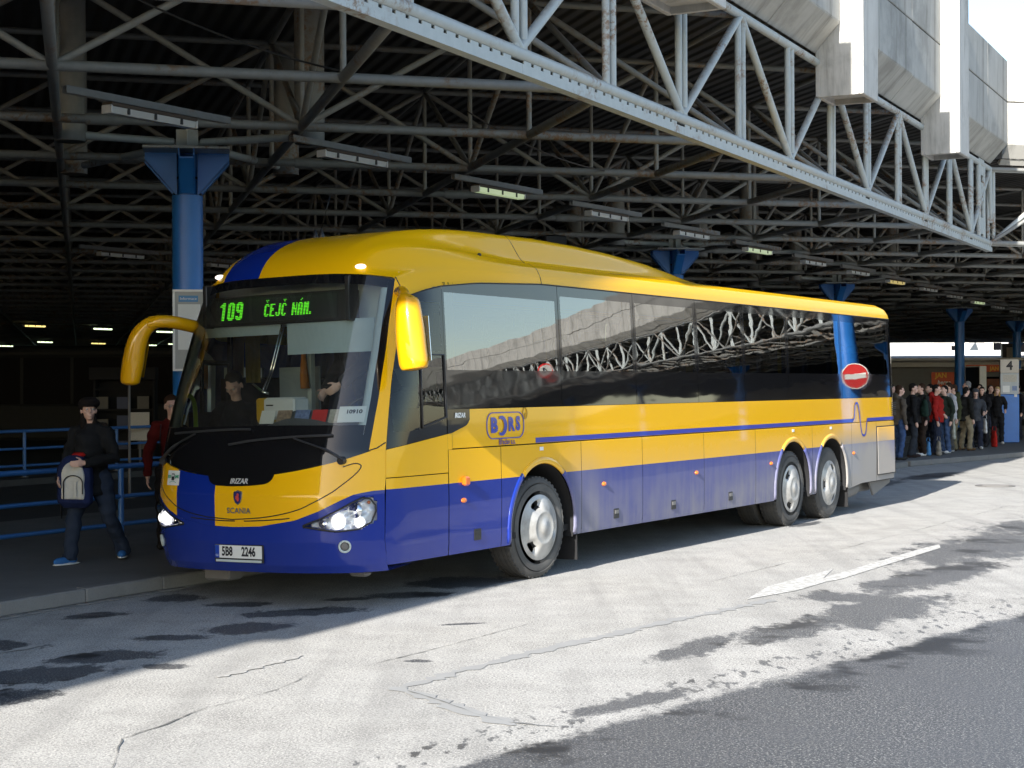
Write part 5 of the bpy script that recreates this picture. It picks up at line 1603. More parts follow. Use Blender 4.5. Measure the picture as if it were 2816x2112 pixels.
def person(label, loc, rz, H=1.72, jacket=(.02, .02, .022), trousers=(.03, .04, .07), shoes=(.02, .02, .02), hair='black', style='short', build=1.0, feet=None, knees=None, hands_=None, elbows=None, yaw=0.0, pitch=0.0, lean=0.0, skirt=.46, voxel=.02, fine=False, group='people queueing at the far platform', seed=0, hood=False, base_z=.13, shoe_fine=False):
    t = thing('person', label, 'person', (loc[0], loc[1], base_z), rz, group)
    k = H / 1.72; rnd_ = random.Random(seed)
    feet = feet or {1: V3(.11, .0, 0), -1: V3(-.11, .03, 0)}
    hipz, shz = .90 * k, 1.41 * k
    def up(p):  # lean the upper body forward about the hips
        p = Vector(p); q = p - V3(0, 0, hipz); return V3(0, 0, hipz) + Matrix.Rotation(lean, 3, 'X') @ q
    hip = {s: V3(s * .095 * k, 0, hipz - .02) for s in (1, -1)}
    knee = knees or {s: (hip[s] + feet[s] + V3(0, 0, .09)) / 2 + V3(s * .012, -.045, .03) for s in (1, -1)}
    ank = {s: feet[s] + V3(0, .03, .085 * k) for s in (1, -1)}
    sh = {s: up((s * .165 * k * (1 + (build - 1) * .4), 0, shz - .02)) for s in (1, -1)}
    hands_ = hands_ or {1: V3(.26, -.06, .83 * k), -1: V3(-.26, -.04, .83 * k)}
    elb = elbows or {s: (sh[s] + hands_[s]) / 2 + V3(s * .05, .05, 0) for s in (1, -1)}
    neck0, neck1 = up((0, .005, 1.44 * k)), up((0, -.015, 1.53 * k))
    hc = up((0, -.03, 1.615 * k))
    # body: slim all over, the clothes lie round it
    b = MB()
    b.path([up((0, 0, .86 * k)), up((0, 0, 1.05 * k)), up((0, 0, 1.28 * k)), up((0, 0, 1.40 * k)), neck0, neck1, hc], [(.12, .08), (.105, .075), (.13, .08), (.10, .06), .05, .048, .05], 14)
    for s in (1, -1):
        b.path([hip[s] + V3(0, 0, .03), knee[s], ank[s], ank[s] - V3(0, 0, .03)], [.07, .05, .036, .036], 10)
        b.path([up((s * .06, 0, shz - .02)), sh[s], elb[s], hands_[s]], [.05, .048, .038, .026], 10)
        hd_ = (hands_[s] - elb[s]).normalized()
        if fine: hand(b, hands_[s], hd_, V3(-s, 0, 0) if abs(hd_.x) < .8 else V3(0, -1, 0), .175 * k, .38, -1 if s > 0 else 1)
        else: b.ell(hands_[s] + hd_ * .06, (.032, .04, .075), 10, 8, hd_.to_track_quat('Z', 'Y').to_matrix())
    rot = head(b, hc, H, yaw, pitch, fine)
    link('body', fused(b, 'body', M['skin'], .0065 if fine else min(voxel, .013), 4 if fine else 3), t)
    if fine: eyes(t, hc, H, rot)
    else:
        e = MB()
        for s in (1, -1): e.ell(hc + rot @ (V3(s * .031, -.088, .006) * k), (.013 * k, .007 * k, .008 * k), 8, 6)
        link('eyes', e.mesh('eyes', M['ink'], True), t)
    # jacket
    j = MB(); w = build
    j.path([up((0, 0, skirt * H)), up((0, 0, (skirt + .08) * H)), up((0, 0, 1.08 * k)), up((0, 0, 1.25 * k)), up((0, .0, 1.37 * k)), up((0, 0, 1.44 * k)), up((0, -.005, 1.475 * k))], [(.185 * w, .135 * w), (.18 * w, .13 * w), (.165 * w, .122 * w), (.185 * w, .13 * w), (.175 * w, .11 * w), (.10, .085), (.078, .078)], 18)
    for s in (1, -1):
        d = (hands_[s] - elb[s]).normalized()
        j.path([up((s * .10 * k, 0, shz - .03)), sh[s] + V3(0, 0, .005), sh[s].lerp(elb[s], .5), elb[s], elb[s].lerp(hands_[s], .5), hands_[s] - d * .005], [.075, .070, .066 * w, .058 * w, .052 * w, .046 * w], 12)
    if hood: j.ell(up((0, .10, 1.48 * k)), (.12, .075, .085)); 
    link('jacket', fused(j, 'jacket', cloth(jacket), voxel, 4, .0055 if fine else .006, seed), t)
    # trousers
    b = MB(); b.ell((0, 0, hipz + .01), (.155 * w, .115 * w, .13))
    for s in (1, -1):
        b.path([hip[s] + V3(0, 0, .05), hip[s].lerp(knee[s], .5), knee[s], knee[s].lerp(ank[s], .5), ank[s] + V3(0, -.005, -.035)], [.098 * w, .088 * w, .068 * w, .064 * w, .066 * w], 12)
    link('trousers', fused(b, 'trousers', cloth(trousers), voxel, 4, .005 if fine else .006, seed + 5), t)
    # shoes
    for s in (1, -1):
        fy = feet[s]; ang = (s * .18 if not isinstance(feet.get('ang'), dict) else feet['ang'][s])
        m_ = Matrix.Rotation(ang, 3, 'Z'); b = MB()
        b.ell(fy + m_ @ V3(0, -.075, .042), (.047, .105, .042), 12, 8, m_); b.ell(fy + m_ @ V3(0, .045, .05), (.042, .06, .05), 12, 8, m_); b.ell(fy + m_ @ V3(0, .02, .075), (.044, .06, .045), 10, 8, m_)
        me = fused(b, 'shoe', cloth(shoes), .012, 2)
        for v in me.vertices: v.co.z = max(v.co.z, .004)
        so_ = link('shoe', me, t)
        if shoe_fine:
            b = MB(); b.ell(fy + m_ @ V3(0, -.02, .012), (.05, .165, .013), 16, 6, m_); link('sole', b.mesh('sole', M['white_plastic'], True), so_)
    # hair or hat
    hb = MB(); kk = k
    def he(p, r, r2=None): hb.ell(hc + rot @ (Vector(p) * kk), [q * kk for q in r], 14, 10, rot if r2 is None else rot @ r2)
    if style == 'short': he((0, .025, .045), (.083, .096, .088)); he((0, .055, .0), (.075, .06, .07))
    elif style == 'bob': he((0, .025, .045), (.085, .098, .09)); he((0, .055, -.03), (.088, .065, .10))
    elif style == 'long': he((0, .025, .045), (.085, .098, .09)); he((0, .06, -.04), (.088, .06, .12)); he((0, .075, -.15), (.085, .045, .12)); he((.06, .0, -.12), (.03, .04, .12)); he((-.06, .0, -.12), (.03, .04, .12))
    elif style == 'cap': he((0, .012, .068), (.118, .128, .070)); he((0, .03, .03), (.094, .10, .05)); he((0, -.10, .035), (.07, .05, .012)); he((0, .065, -.035), (.088, .05, .07)); he((.055, .02, -.13), (.035, .045, .11)); he((-.055, .02, -.13), (.035, .045, .11))
    elif style == 'hoodup': he((0, .03, .03), (.105, .11, .115)); he((0, .05, -.09), (.11, .09, .09))
    hm = cloth(jacket) if style == 'hoodup' else (cloth((.012, .009, .008)) if style == 'cap' else cloth(HAIRC[hair]))
    # keep the face free
    hme = fused(hb, 'hair', hm, .013 if not fine else .008, 3, .003, seed)
    inv = rot.inverted()
    dele = []
    for v in hme.vertices:
        q = inv @ (v.co - hc) / kk
        lim = .062 if style != 'cap' else .03
        if q.y < -.03 and q.z < lim and abs(q.x) < .066: v.co = hc + rot @ (Vector((q.x * .98, -.015 + (q.y + .03) * .1, q.z)) * kk)
    hme.update(); link({'cap': 'hat', 'hoodup': 'hood'}.get(style, 'hair'), hme, t)
    return t, hc, rot

# --- the woman walking along the platform with a backpack held in front of her
wk, hc, rot = person('woman in dark cap, black coat and blue trainers walking along the near platform', (-4.28, 16.45), R(-14), 1.66,
    jacket=(.012, .013, .015), trousers=(.022, .032, .055), shoes=(.03, .13, .36), style='cap', build=1.16, fine=True, skirt=.42, voxel=.013, yaw=R(38), pitch=R(-3), lean=R(4),
    feet={1: V3(.16, .33, .02), -1: V3(-.13, -.27, 0), 'ang': {1: .35, -1: -.45}}, knees={1: V3(.15, .06, .46), -1: V3(-.12, -.16, .48)},
    hands_={1: V3(.10, -.36, 1.03), -1: V3(-.20, -.30, .86)}, elbows={1: V3(.27, -.05, 1.06), -1: V3(-.27, -.02, 1.02)}, group='people on the near platform', shoe_fine=True, seed=11)
# fur edge of her hood
b = MB(); rn = random.Random(2)
for i in range(26):
    a = math.pi * (i / 25) - .0
    p = V3(.15 * math.cos(a), .02 + .10 * math.sin(a) - .05, 1.385 + .02 * math.sin(a)); b.ell(p + V3(rn.uniform(-.01, .01), rn.uniform(-.01, .01), rn.uniform(-.012, .012)), (.03, .03, .03), 6, 5)
link('hood_fur', fused(b, 'hood_fur', cloth((.02, .015, .012)), .012, 1, .004, 3), wk)
# backpack (held against her front)
bp = thing('backpack', 'navy blue backpack with pale grey front pocket held by the woman in the cap', 'backpack', (-4.28, 16.45, .13), R(-14))
M['navy_cloth'] = fabric('navy nylon', (.012, .02, .07)); M['pale_cloth'] = fabric('pale grey nylon', (.50, .50, .47))
b = MB(); b.box((-.05, -.27, .80), (.37, .16, .46), bev=.06); b.ell((-.05, -.27, .98), (.18, .085, .13), 16, 10)
link('bag_body', fused(b, 'bag_body', M['navy_cloth'], .014, 6, .002, 1), bp)
b = MB(); out = []
for i in range(25):
    a = math.pi * i / 24; out.append((-.03 + .125 * math.cos(a), .90 + .14 * math.sin(a)))
poly = [(-.155, .665)] + [(x, z) for x, z in out[::-1]] + [(.095, .665)]
poly = [(-.155, .665), (-.155, .90)] + out[::-1][1:-1] + [(.095, .90), (.095, .665)]
b.prism([(x, -.335 - .03, z) for x, z in poly], (0, .05, 0))
link('front_pocket', fused(b, 'front_pocket', M['pale_cloth'], .010, 5, .001, 2), bp)
b = MB(); b.path([(-.12, -.378, .67), (-.115, -.382, .82)] + [(-.01 + .105 * math.cos(math.pi * (1 - i / 12)), -.384, .83 + .075 * math.sin(math.pi * i / 12)) for i in range(13)] + [(.09, -.378, .72)], .006, 6); link('piping', b.mesh('piping', M['black'], True), bp)
b = MB(); b.box((.015, -.386, .77), (.028, .006, .15), bev=.003); link('zip_flap', b.mesh('zip_flap', M['pale_cloth']), bp)
b = MB(); b.path([(-.22, -.22, .70), (-.235, -.22, .60), (-.225, -.23, .46)], .011, 6, flat=.3); link('strap', b.mesh('strap', M['black'], True), bp)
M['red_cloth'] = cloth((.40, .015, .012))
b = MB(); b.box((-.02, -.25, 1.105), (.14, .05, .05), bev=.02); link('grab_loop', b.mesh('grab_loop', M['red_cloth'], 40), bp)

p2_, hc2, rot2 = person('woman in red jacket and glasses half hidden behind the coach nose', (-3.70, 17.55), R(8), 1.68, jacket=(.085, .007, .006), trousers=(.012, .010, .010), shoes=(.02, .018, .016), hair='brown', style='short', fine=True, voxel=.014, yaw=R(18), pitch=R(4), skirt=.47,
    feet={1: V3(.10, -.08, 0), -1: V3(-.12, .22, 0)}, group='people on the near platform', seed=21)
b = MB(); k = 1.68 / 1.72
for s in (1, -1):
    c = hc2 + rot2 @ (V3(s * .031, -.100, .003) * k)
    b.path([c + rot2 @ V3(.024 * math.cos(a), 0, .016 * math.sin(a)) for a in np.linspace(0, 2 * math.pi, 15)], .0018, 5)
    b.path([hc2 + rot2 @ (V3(s * .055, -.098, .006) * k), hc2 + rot2 @ (V3(s * .078, -.01, .006) * k)], .0018, 5)
b.path([hc2 + rot2 @ (V3(-.008, -.102, .006) * k), hc2 + rot2 @ (V3(.008, -.102, .006) * k)], .0018, 5)
tag(b.build('spectacles', M['tank'], p2_, True), None)
b = MB()
b.path([(-.11, -.125, 1.38), (-.12, -.14, 1.25), (-.115, -.135, 1.10)], .018, 6, flat=.3); link('bag_strap', b.mesh('bag_strap', M['black'], True), p2_)

# --- two people inside the coach
def bw(w, s):  # coach coordinates to world
    return (-2.169 + s * math.sin(BTH) + w * math.cos(BTH), 14.32 + s * math.cos(BTH) - w * math.sin(BTH))
x, y = bw(-.86, .62)
person('man with dark hair in black jacket looking down, seen through the windscreen beside the door', (x, y), -BTH + R(10), 1.70, jacket=(.010, .010, .012), trousers=(.02, .02, .03), style='short', hair='black', fine=True, voxel=.016, pitch=R(34), lean=R(6), build=1.1,
       hands_={1: V3(.10, -.33, 1.10), -1: V3(-.10, -.33, 1.08)}, elbows={1: V3(.30, -.02, 1.10), -1: V3(-.30, -.02, 1.10)}, base_z=.34, group='people inside the coach', seed=31)
x, y = bw(.42, 1.05)
person('driver in dark jacket bending forward behind the windscreen, face hidden by the blind', (x, y), -BTH - R(30), 1.78, jacket=(.011, .011, .013), trousers=(.015, .015, .02), style='short', hair='brown', fine=True, voxel=.018, lean=R(24), yaw=R(-25), build=1.22, base_z=.98,
       hands_={1: V3(.28, -.48, .95), -1: V3(-.26, -.40, .90)}, elbows={1: V3(.36, -.28, 1.12), -1: V3(-.36, -.22, 1.12)}, group='people inside the coach', seed=32)

# --- the queue on the far platform
LH = R(-78)
Q = [
 ((9.02, 37.6), LH + R(200), 1.70, (.085, .07, .055), (.05, .09, .20), (.03, .03, .03), 'brown', 'bob', 1.05, 'person in brown grey jacket and blue jeans, leftmost, half behind the coach tail'),
 ((9.62, 38.75), LH + R(165), 1.76, (.012, .012, .013), (.03, .035, .045), (.03, .02, .02), 'black', 'short', 1.12, 'young man in black jacket and grey jeans seen from behind, second from the coach tail'),
 ((10.05, 39.55), LH, 1.80, (.016, .015, .015), (.03, .02, .015), (.55, .55, .53), 'brown', 'short', 1.1, 'short-haired man with red collar, black jacket and white shoes, facing left'),
 ((10.52, 40.05), LH + R(150), 1.72, (.30, .015, .012), (.022, .028, .05), (.05, .05, .05), 'black', 'short', 1.08, 'young man in red and black jacket, dark jeans'),
 ((10.98, 40.9), LH + R(10), 1.70, (.02, .03, .022), (.06, .10, .20), (.50, .50, .50), 'black', 'short', 1.05, 'pale-faced youth in dark green jacket, blue jeans and white trainers'),
 ((11.32, 41.75), LH + R(12), 1.76, (.42, .42, .44), (.07, .07, .065), (.45, .45, .45), 'brown', 'short', 1.1, 'young man in pale sports jacket with red sleeve, grey trousers'),
 ((11.62, 42.4), LH + R(5), 1.74, (.045, .05, .022), (.15, .13, .08), (.04, .03, .02), 'brown', 'short', 1.08, 'youth in olive green jacket turned towards the coach'),
 ((12.02, 42.75), LH + R(190), 1.70, (.013, .013, .012), (.24, .20, .13), (.10, .06, .03), 'black', 'short', 1.15, 'person in black jacket and khaki trousers, legs apart'),
 ((12.80, 45.3), LH + R(8), 1.82, (.02, .022, .028), (.03, .035, .05), (.04, .04, .04), 'grey', 'short', 1.1, 'tall grey-haired man in dark coat standing behind the hooded woman'),
 ((12.50, 43.5), R(-8), 1.62, (.05, .055, .065), (.025, .03, .05), (.62, .62, .60), 'black', 'hoodup', 1.12, 'woman in grey hooded coat and white shoes looking down'),
 ((13.15, 45.1), R(-25), 1.66, (.012, .012, .014), (.02, .02, .025), (.03, .03, .03), 'black', 'long', 1.05, 'dark-haired woman in black with a white shopping bag'),
 ((13.72, 47.3), R(-10), 1.76, (.016, .016, .018), (.02, .022, .03), (.03, .03, .03), 'black', 'short', 1.08, 'dark-clothed man at the back, left of the blonde woman'),
 ((14.20, 47.9), R(-5), 1.74, (.014, .014, .016), (.02, .022, .03), (.03, .03, .03), 'brown', 'short', 1.05, 'man in black at the back, directly behind the blonde woman'),
 ((14.12, 46.95), R(-12), 1.64, (.011, .011, .012), (.014, .014, .016), (.60, .60, .58), 'blonde', 'long', 1.08, 'blonde woman in black coat and white shoes beside the platform 4 totem'),
 ((9.35, 39.9), LH + R(160), 1.78, (.018, .018, .02), (.02, .025, .04), (.03, .03, .03), 'black', 'short', 1.1, 'dark figure behind the young man in black near the coach tail'),
 ((11.0, 42.4), LH + R(20), 1.76, (.02, .02, .025), (.02, .025, .04), (.03, .03, .03), 'black', 'short', 1.08, 'dark-haired person hidden behind the pale-faced youth'),
 ((15.85, 50.5), LH, 1.74, (.014, .014, .016), (.018, .02, .03), (.03, .03, .03), 'black', 'short', 1.1, 'person in black at the right edge beyond the platform 4 totem'),
]
rq = random.Random(9)
for i, (pos, rz, H, ja, tr, sh_, hr, sty, bd, lab) in enumerate(Q):
    st = rq.uniform(.02, .14)
    ar = rq.random(); hz = .83 * H / 1.72
    hn = {1: V3(.25, -.05, hz), -1: V3(-.25, -.03, hz)} if ar < .5 else {1: V3(.20, -.20, 1.0), -1: V3(-.25, -.04, hz)}
    wide = .24 if 'legs apart' in lab else .12
    person(lab, pos, rz + rq.uniform(-.35, .35), H * rq.uniform(.97, 1.02), ja, tr, sh_, hr, sty, bd, feet={1: V3(wide, -st / 2, 0), -1: V3(-wide, st / 2, 0)}, hands_=hn, yaw=rq.uniform(-.35, .35), pitch=R(25) if 'looking down' in lab else rq.uniform(-.05, .15), voxel=.021, seed=40 + i, hood=(i % 3 == 0), skirt=.47)
# red and white trim on two jackets
def bag(name, label, cat, pos, size, col, rz=0.0, z=.13, handle=True, style='bag'):
    t = thing(name, label, cat, (pos[0], pos[1], z), rz)
    w, d, h = size; b = MB()
    b.path([(0, 0, 0), (0, 0, h * .1), (0, 0, h * .5), (0, 0, h * .9), (0, 0, h)], [(w * .42, d * .4), (w * .5, d * .5), (w * .52, d * .48), (w * .46, d * .3), (w * .42, d * .08)], 14)
    link('sack', fused(b, 'sack', cloth(col), .018, 3, .004, 5), t)
    b = MB(); b.path([(-w * .2, 0, h * .97), (-w * .12, 0, h * 1.22), (w * .12, 0, h * 1.22), (w * .2, 0, h * .97)], .008, 6); link('handle', b.mesh('handle', cloth(col), True), t)
    return t
bag('shopping_bag', 'blue and white plastic bag standing on the platform between the queueing legs', 'bag', (10.25, 39.75), (.22, .14, .36), (.10, .28, .55))
bag('shopping_bag', 'pale patterned bag standing beside the blue plastic bag', 'bag', (10.50, 39.72), (.22, .14, .38), (.30, .27, .22))
bag('shopping_bag', 'white shopping bag carried by the dark-haired woman in black', 'bag', (13.10, 44.72), (.30, .12, .42), (.66, .66, .66), z=.52)
bag('shopping_bag', 'red bag standing at the feet of the dark-haired woman', 'bag', (13.45, 45.0), (.32, .16, .46), (.38, .02, .015))
bag('shoulder_bag', 'dark blue shoulder bag hanging beside the blonde woman', 'bag', (13.78, 46.7), (.40, .16, .34), (.025, .03, .05), z=.62)
bag('shopping_bag', 'narrow white and green carrier bag held by the pale-faced youth', 'bag', (11.14, 40.7), (.14, .1, .46), (.40, .42, .36), z=.50)
bag('rucksack', 'dark green rucksack on the back of the young man in black jacket', 'backpack', (9.88, 38.65), (.30, .2, .42), (.012, .03, .022), z=1.12)
# ------------------------------------------------------------------ platform furniture and background
rd_ = Vector((math.sin(R(29.3)), math.cos(R(29.3)), 0))
def railing(origin, d, n, sp, label, z0=.13, levels=(.967, .607, .275)):
    t = thing('railing', label, 'railing', (origin[0], origin[1], z0), math.atan2(d.y, d.x))
    pm = MB(); pm.lathe([(.035, 0), (.035, levels[0] - z0 - .02)], n=12); base_ = MB(); base_.lathe([(.075, 0), (.075, .012), (.05, .02)], n=14)
    pm_, bm_ = pm.mesh('post', M['bluerail'], 40), base_.mesh('foot', M['tank'], 40)
    for i in range(n):
        p = link('post', pm_, t, (i * sp, 0, 0)); link('foot', bm_, p)
    for k, l in enumerate(levels):
        b = MB(); b.tube((-sp, 0, l - z0), (n * sp, 0, l - z0), .034 if k == 0 else .027, 10); link('rail', b.mesh('rail', M['bluerail'], 40), t)
    return t
P0 = Vector((-4.69, 19.32, 0)); st0 = P0 - rd_ * 4.8
railing((st0.x, st0.y), rd_, 9, 2.4, 'blue tubular railing along the near platform behind the walking woman')
Q0 = kp(-2, 14.0); railing((Q0.x, Q0.y), kd, 11, 2.6, 'blue tubular railing on the far platform, dim in the hall', levels=(1.05, .70, .36))

# information board on the nearest column
ib = thing('information_board', 'grey framed timetable board on the big blue column beside the coach windscreen', 'notice board', (-4.32, 22.02, 2.13), R(8))
b = MB(); b.box((0, 0, .555), (.58, .05, 1.11), bev=.008); link('panel', b.mesh('panel', simple('board grey', (.38, .39, .38), .6)), ib)
b = MB()
for c, s in (((0, -.03, 1.095), (.60, .02, .03)), ((0, -.03, .015), (.60, .02, .03)), ((-.285, -.03, .555), (.03, .02, 1.05)), ((.285, -.03, .555), (.03, .02, 1.05))): b.box(c, s)
link('frame', b.mesh('frame', M['white_paint']), ib)
b = MB(); b.box((-.08, -.028, .60), (.30, .004, .62)); link('timetable', b.mesh('timetable', M['paper']), ib)
b = MB(); b.box((.08, -.032, .36), (.16, .004, .40)); link('picture', b.mesh('picture', M['photo_card']), ib)
b = MB(); b.box((-.09, -.03, .985), (.26, .004, .085)); link('heading_strip', b.mesh('heading_strip', simple('heading blue', (.08, .25, .5), .5)), ib)
put_text('heading_lettering', 'Informace', .04, M['paper'], (-.09, -.035, .985), (1, 0, 0), (0, 0, 1), ib)

def totem(x, y, num, label, rz=0.0, z0=.13, lit=False):
    t = thing('platform_totem', label, 'sign', (x, y, z0), rz)
    b = MB(); b.box((0, 0, .72), (.54, .34, 1.44), bev=.015); link('cabinet', b.mesh('cabinet', M['bluecol']), t)
    b = MB(); b.box((0, 0, .05), (.50, .30, .1)); link('plinth', b.mesh('plinth', M['black']), t)
    b = MB(); b.box((0, -.005, 1.76), (.53, .33, .63), bev=.01); link('notice_case', b.mesh('notice_case', simple('notice case grey', (.40, .44, .47), .4)), t)
    b = MB(); b.box((0, -.173, 1.92), (.40, .006, .22)); link('picture', b.mesh('picture', M['text_card']), t)
    b = MB(); b.box((-.10, -.173, 1.6), (.2, .006, .2)); b.box((.14, -.173, 1.62), (.14, .006, .14), mat=1); link('notice', b.mesh('notice', [M['paper'], M['blue_card']]), t)
    b = MB(); b.box((0, 0, 2.285), (.54, .34, .41), bev=.01); link('number_box', b.mesh('number_box', emis('number box warm', (1, .75, .4), .12, (.42, .38, .32)) if lit else simple('number box cream', (.50, .47, .42), .5)), t)
    put_text('number', num, .26, M['ink'], (0, -.176, 2.29), (1, 0, 0), (0, 0, 1), t, bold=.012)
    b = MB(); b.box((.17, -.172, 1.40), (.08, .004, .08)); link('small_plate', b.mesh('small_plate', M['paper']), t)
totem(14.95, 48.5, '4', 'blue platform totem with black number 4 beside the blonde woman', R(-12))
totem(-17.0, 62.0, '13', 'dim platform totem with black number 13 behind the walking woman', R(10), lit=True)
# edge-on white boards on the far columns
for (x, y, lab) in ((19.62, 69.2, 'white edge-on information board on the column behind the crowd'), (26.35, 83.2, 'white edge-on information board at the right edge by the last column')):
    t = thing('edge_board', lab, 'notice board', (x + .28, y, 1.4), R(-68))
    b = MB(); b.box((0, 0, .62), (1.0, .34, 1.24), bev=.01); link('board_body', b.mesh('board_body', M['white_paint']), t)
    b = MB(); b.box((0, -.175, .62), (.9, .01, 1.14)); link('board_face', b.mesh('board_face', M['black']), t)

# --- bar with orange signs
shop = thing('bar_building', 'low grey bar building with orange signs behind the queue', 'building', (24.5, 86.0, 0))
b = MB(); b.box((0, 3.0, 1.55), (12, 6, 3.1)); link('wall', b.mesh('wall', simple('bar wall grey', (.16, .17, .18), .8)), shop)
b = MB(); b.box((0, -.1, 3.14), (12.6, 6.6, .14)); b.box((0, -.6, 2.93), (12.4, 1.1, .30)); link('roof', b.mesh('roof', simple('bar roof pale', (.45, .47, .49), .6)), shop)
M['orange_sign'] = simple('orange sign', (.62, .085, .012), .5, var=.2, vscale=2); M['sign_yellow'] = simple('sign yellow', (.75, .42, .02), .5); M['sign_white'] = simple('sign white', (.75, .75, .72), .5)
b = MB(); b.box((.35, -1.2, 2.68), (1.95, .08, .38), bev=.01); sg_ = link('sign_board', b.mesh('sign_board', M['orange_sign']), shop)
put_text('sign_lettering', 'herna', .13, M['sign_white'], (.0, -1.25, 2.74), (1, 0, 0), (0, 0, 1), shop, bold=.008, shear=.2); put_text('sign_lettering', 'bar', .13, M['sign_white'], (-.15, -1.25, 2.58), (1, 0, 0), (0, 0, 1), shop, bold=.008, shear=.2)
put_text('sign_lettering', 'JAN', .20, M['sign_yellow'], (.85, -1.25, 2.66), (1, 0, 0), (0, 0, 1), shop, bold=.012)
b = MB(); b.box((-1.55, -.08, 1.95), (1.2, .06, 1.1)); link('poster', b.mesh('poster', M['orange_sign']), shop)
put_text('sign_lettering', 'JAN', .26, M['sign_yellow'], (-1.65, -.12, 2.32), (1, 0, 0), (0, 0, 1), shop, bold=.012); put_text('sign_lettering', 'herna', .22, M['sign_white'], (-1.5, -.12, 1.95), (1, 0, 0), (0, 0, 1), shop, bold=.008, shear=.2); put_text('sign_lettering', 'bar', .2, M['sign_white'], (-1.75, -.12, 1.66), (1, 0, 0), (0, 0, 1), shop, bold=.008, shear=.2)
M['shop_glass'] = simple('dark matt glass', (.004, .004, .005), .5, spec=.03); M['poster_dark'] = simple('dim orange poster', (.20, .045, .012), .5, var=.6, vscale=3)  # glass is matt near-black, so the panes mirror no bright yard
for k in range(4):
    x = -.55 + k * .85
    b = MB(); b.box((x, -.04, 1.25), (.78, .06, 2.0)); w_ = link('shop_window', b.mesh('shop_window', M['shop_glass']), shop)
    b = MB(); b.box((x, -.08, 1.85), (.70, .01, .55)); b.box((x, -.08, .95), (.70, .01, .8)); link('window_poster', b.mesh('window_poster', M['poster_dark']), w_)

# --- sunlit white building and roofs beyond the canopy
wb_ = thing('white_building', 'sunlit white building with stepped roofline beyond the canopy gap', 'building', (46, 172, 0))
M['white_wall'] = simple('white render', (.80, .80, .78), .8)
for c, s in (((-8, 6, 3.6), (14, 12, 7.2)), ((2.6, 6, 2.7), (7.2, 12, 5.4)), ((-2.4, 6.5, 3.2), (2.6, 11, 6.4))):
    b = MB(); b.box(c, s); link('wall', b.mesh('wall', M['white_wall']), wb_)
b = MB()
for k in range(3): b.box((-1.0 + k * 2.4, -.03, 4.0), (1.2, .1, .9))
link('window_band', b.mesh('window_band', M['shop_glass']), wb_)
lr = thing('long_building', 'long low white building with flat roof behind the bar', 'building', (44, 140, 0))
b = MB(); b.box((2, 5, 2.05), (26, 10, 4.1)); link('wall', b.mesh('wall', M['white_wall']), lr); b = MB(); b.box((2, 4.8, 4.2), (26.6, 11, .2)); link('roof', b.mesh('roof', simple('roof blue grey', (.30, .34, .38), .6)), lr)
for k in range(7):
    b = MB(); b.box((-8 + k * 3.3, -.03, 2.8), (1.6, .1, 1.1)); link('window', b.mesh('window', M['shop_glass']), lr)

def mat_hill():
    t = NT('bare winter hillside'); p = t.wpos(); n = t.noise(p, .06, 6, .65); m_ = t.noise(p, .6, 5, .7)
    c = t.mix(n, (.055, .048, .035), (.12, .10, .07)); c = t.mix(t.ramp(m_, .5, .7, 0, .5), c, (.04, .045, .02)); t.pbr(c, .95, 0, t.bump(m_, .8, .8), spec=.1); return t.mat
M['hill'] = mat_hill()
b = MB()
def hillf(u, v):
    x = -260 + 560 * u; y = 215 + 170 * v
    return (x, y, -1 + 30 * (v ** .8) * (.65 + .35 * math.sin(u * 9 + 1)) + 1.2 * math.sin(x * .21) * math.sin(y * .17))
b.grid(hillf, 70, 18); tag(b.build('hill', M['hill'], None, True), kind='structure')
rh = random.Random(12)
M['house_wall'] = simple('house render', (.62, .60, .55), .8); M['tile_roof'] = simple('red tile roof', (.26, .07, .04), .8)
for k, (x, y, hgt, lab) in enumerate(((62, 236, 6, 'small pale house on the hillside just right of the far column'), (74, 244, 7, 'red-roofed house on the hillside at the far right gap'), (84, 250, 6, 'pale house on the hillside beside the last column'))):
    t = thing('hillside_house', lab, 'house', (x, y, 3.0), rh.uniform(-.3, .3), 'houses on the hillside')
    b = MB(); b.box((0, 0, hgt / 2), (8, 7, hgt)); link('wall', b.mesh('wall', M['house_wall']), t)
    b = MB(); b.prism([(-4.4, -3.9, hgt), (-4.4, 3.9, hgt), (-4.4, 0, hgt + 3)], (8.8, 0, 0)); link('roof', b.mesh('roof', M['tile_roof']), t)
    for q in (-2, 2):
        b = MB(); b.box((q, -3.52, hgt * .6), (1.2, .1, 1.4)); link('window', b.mesh('window', M['shop_glass']), t)

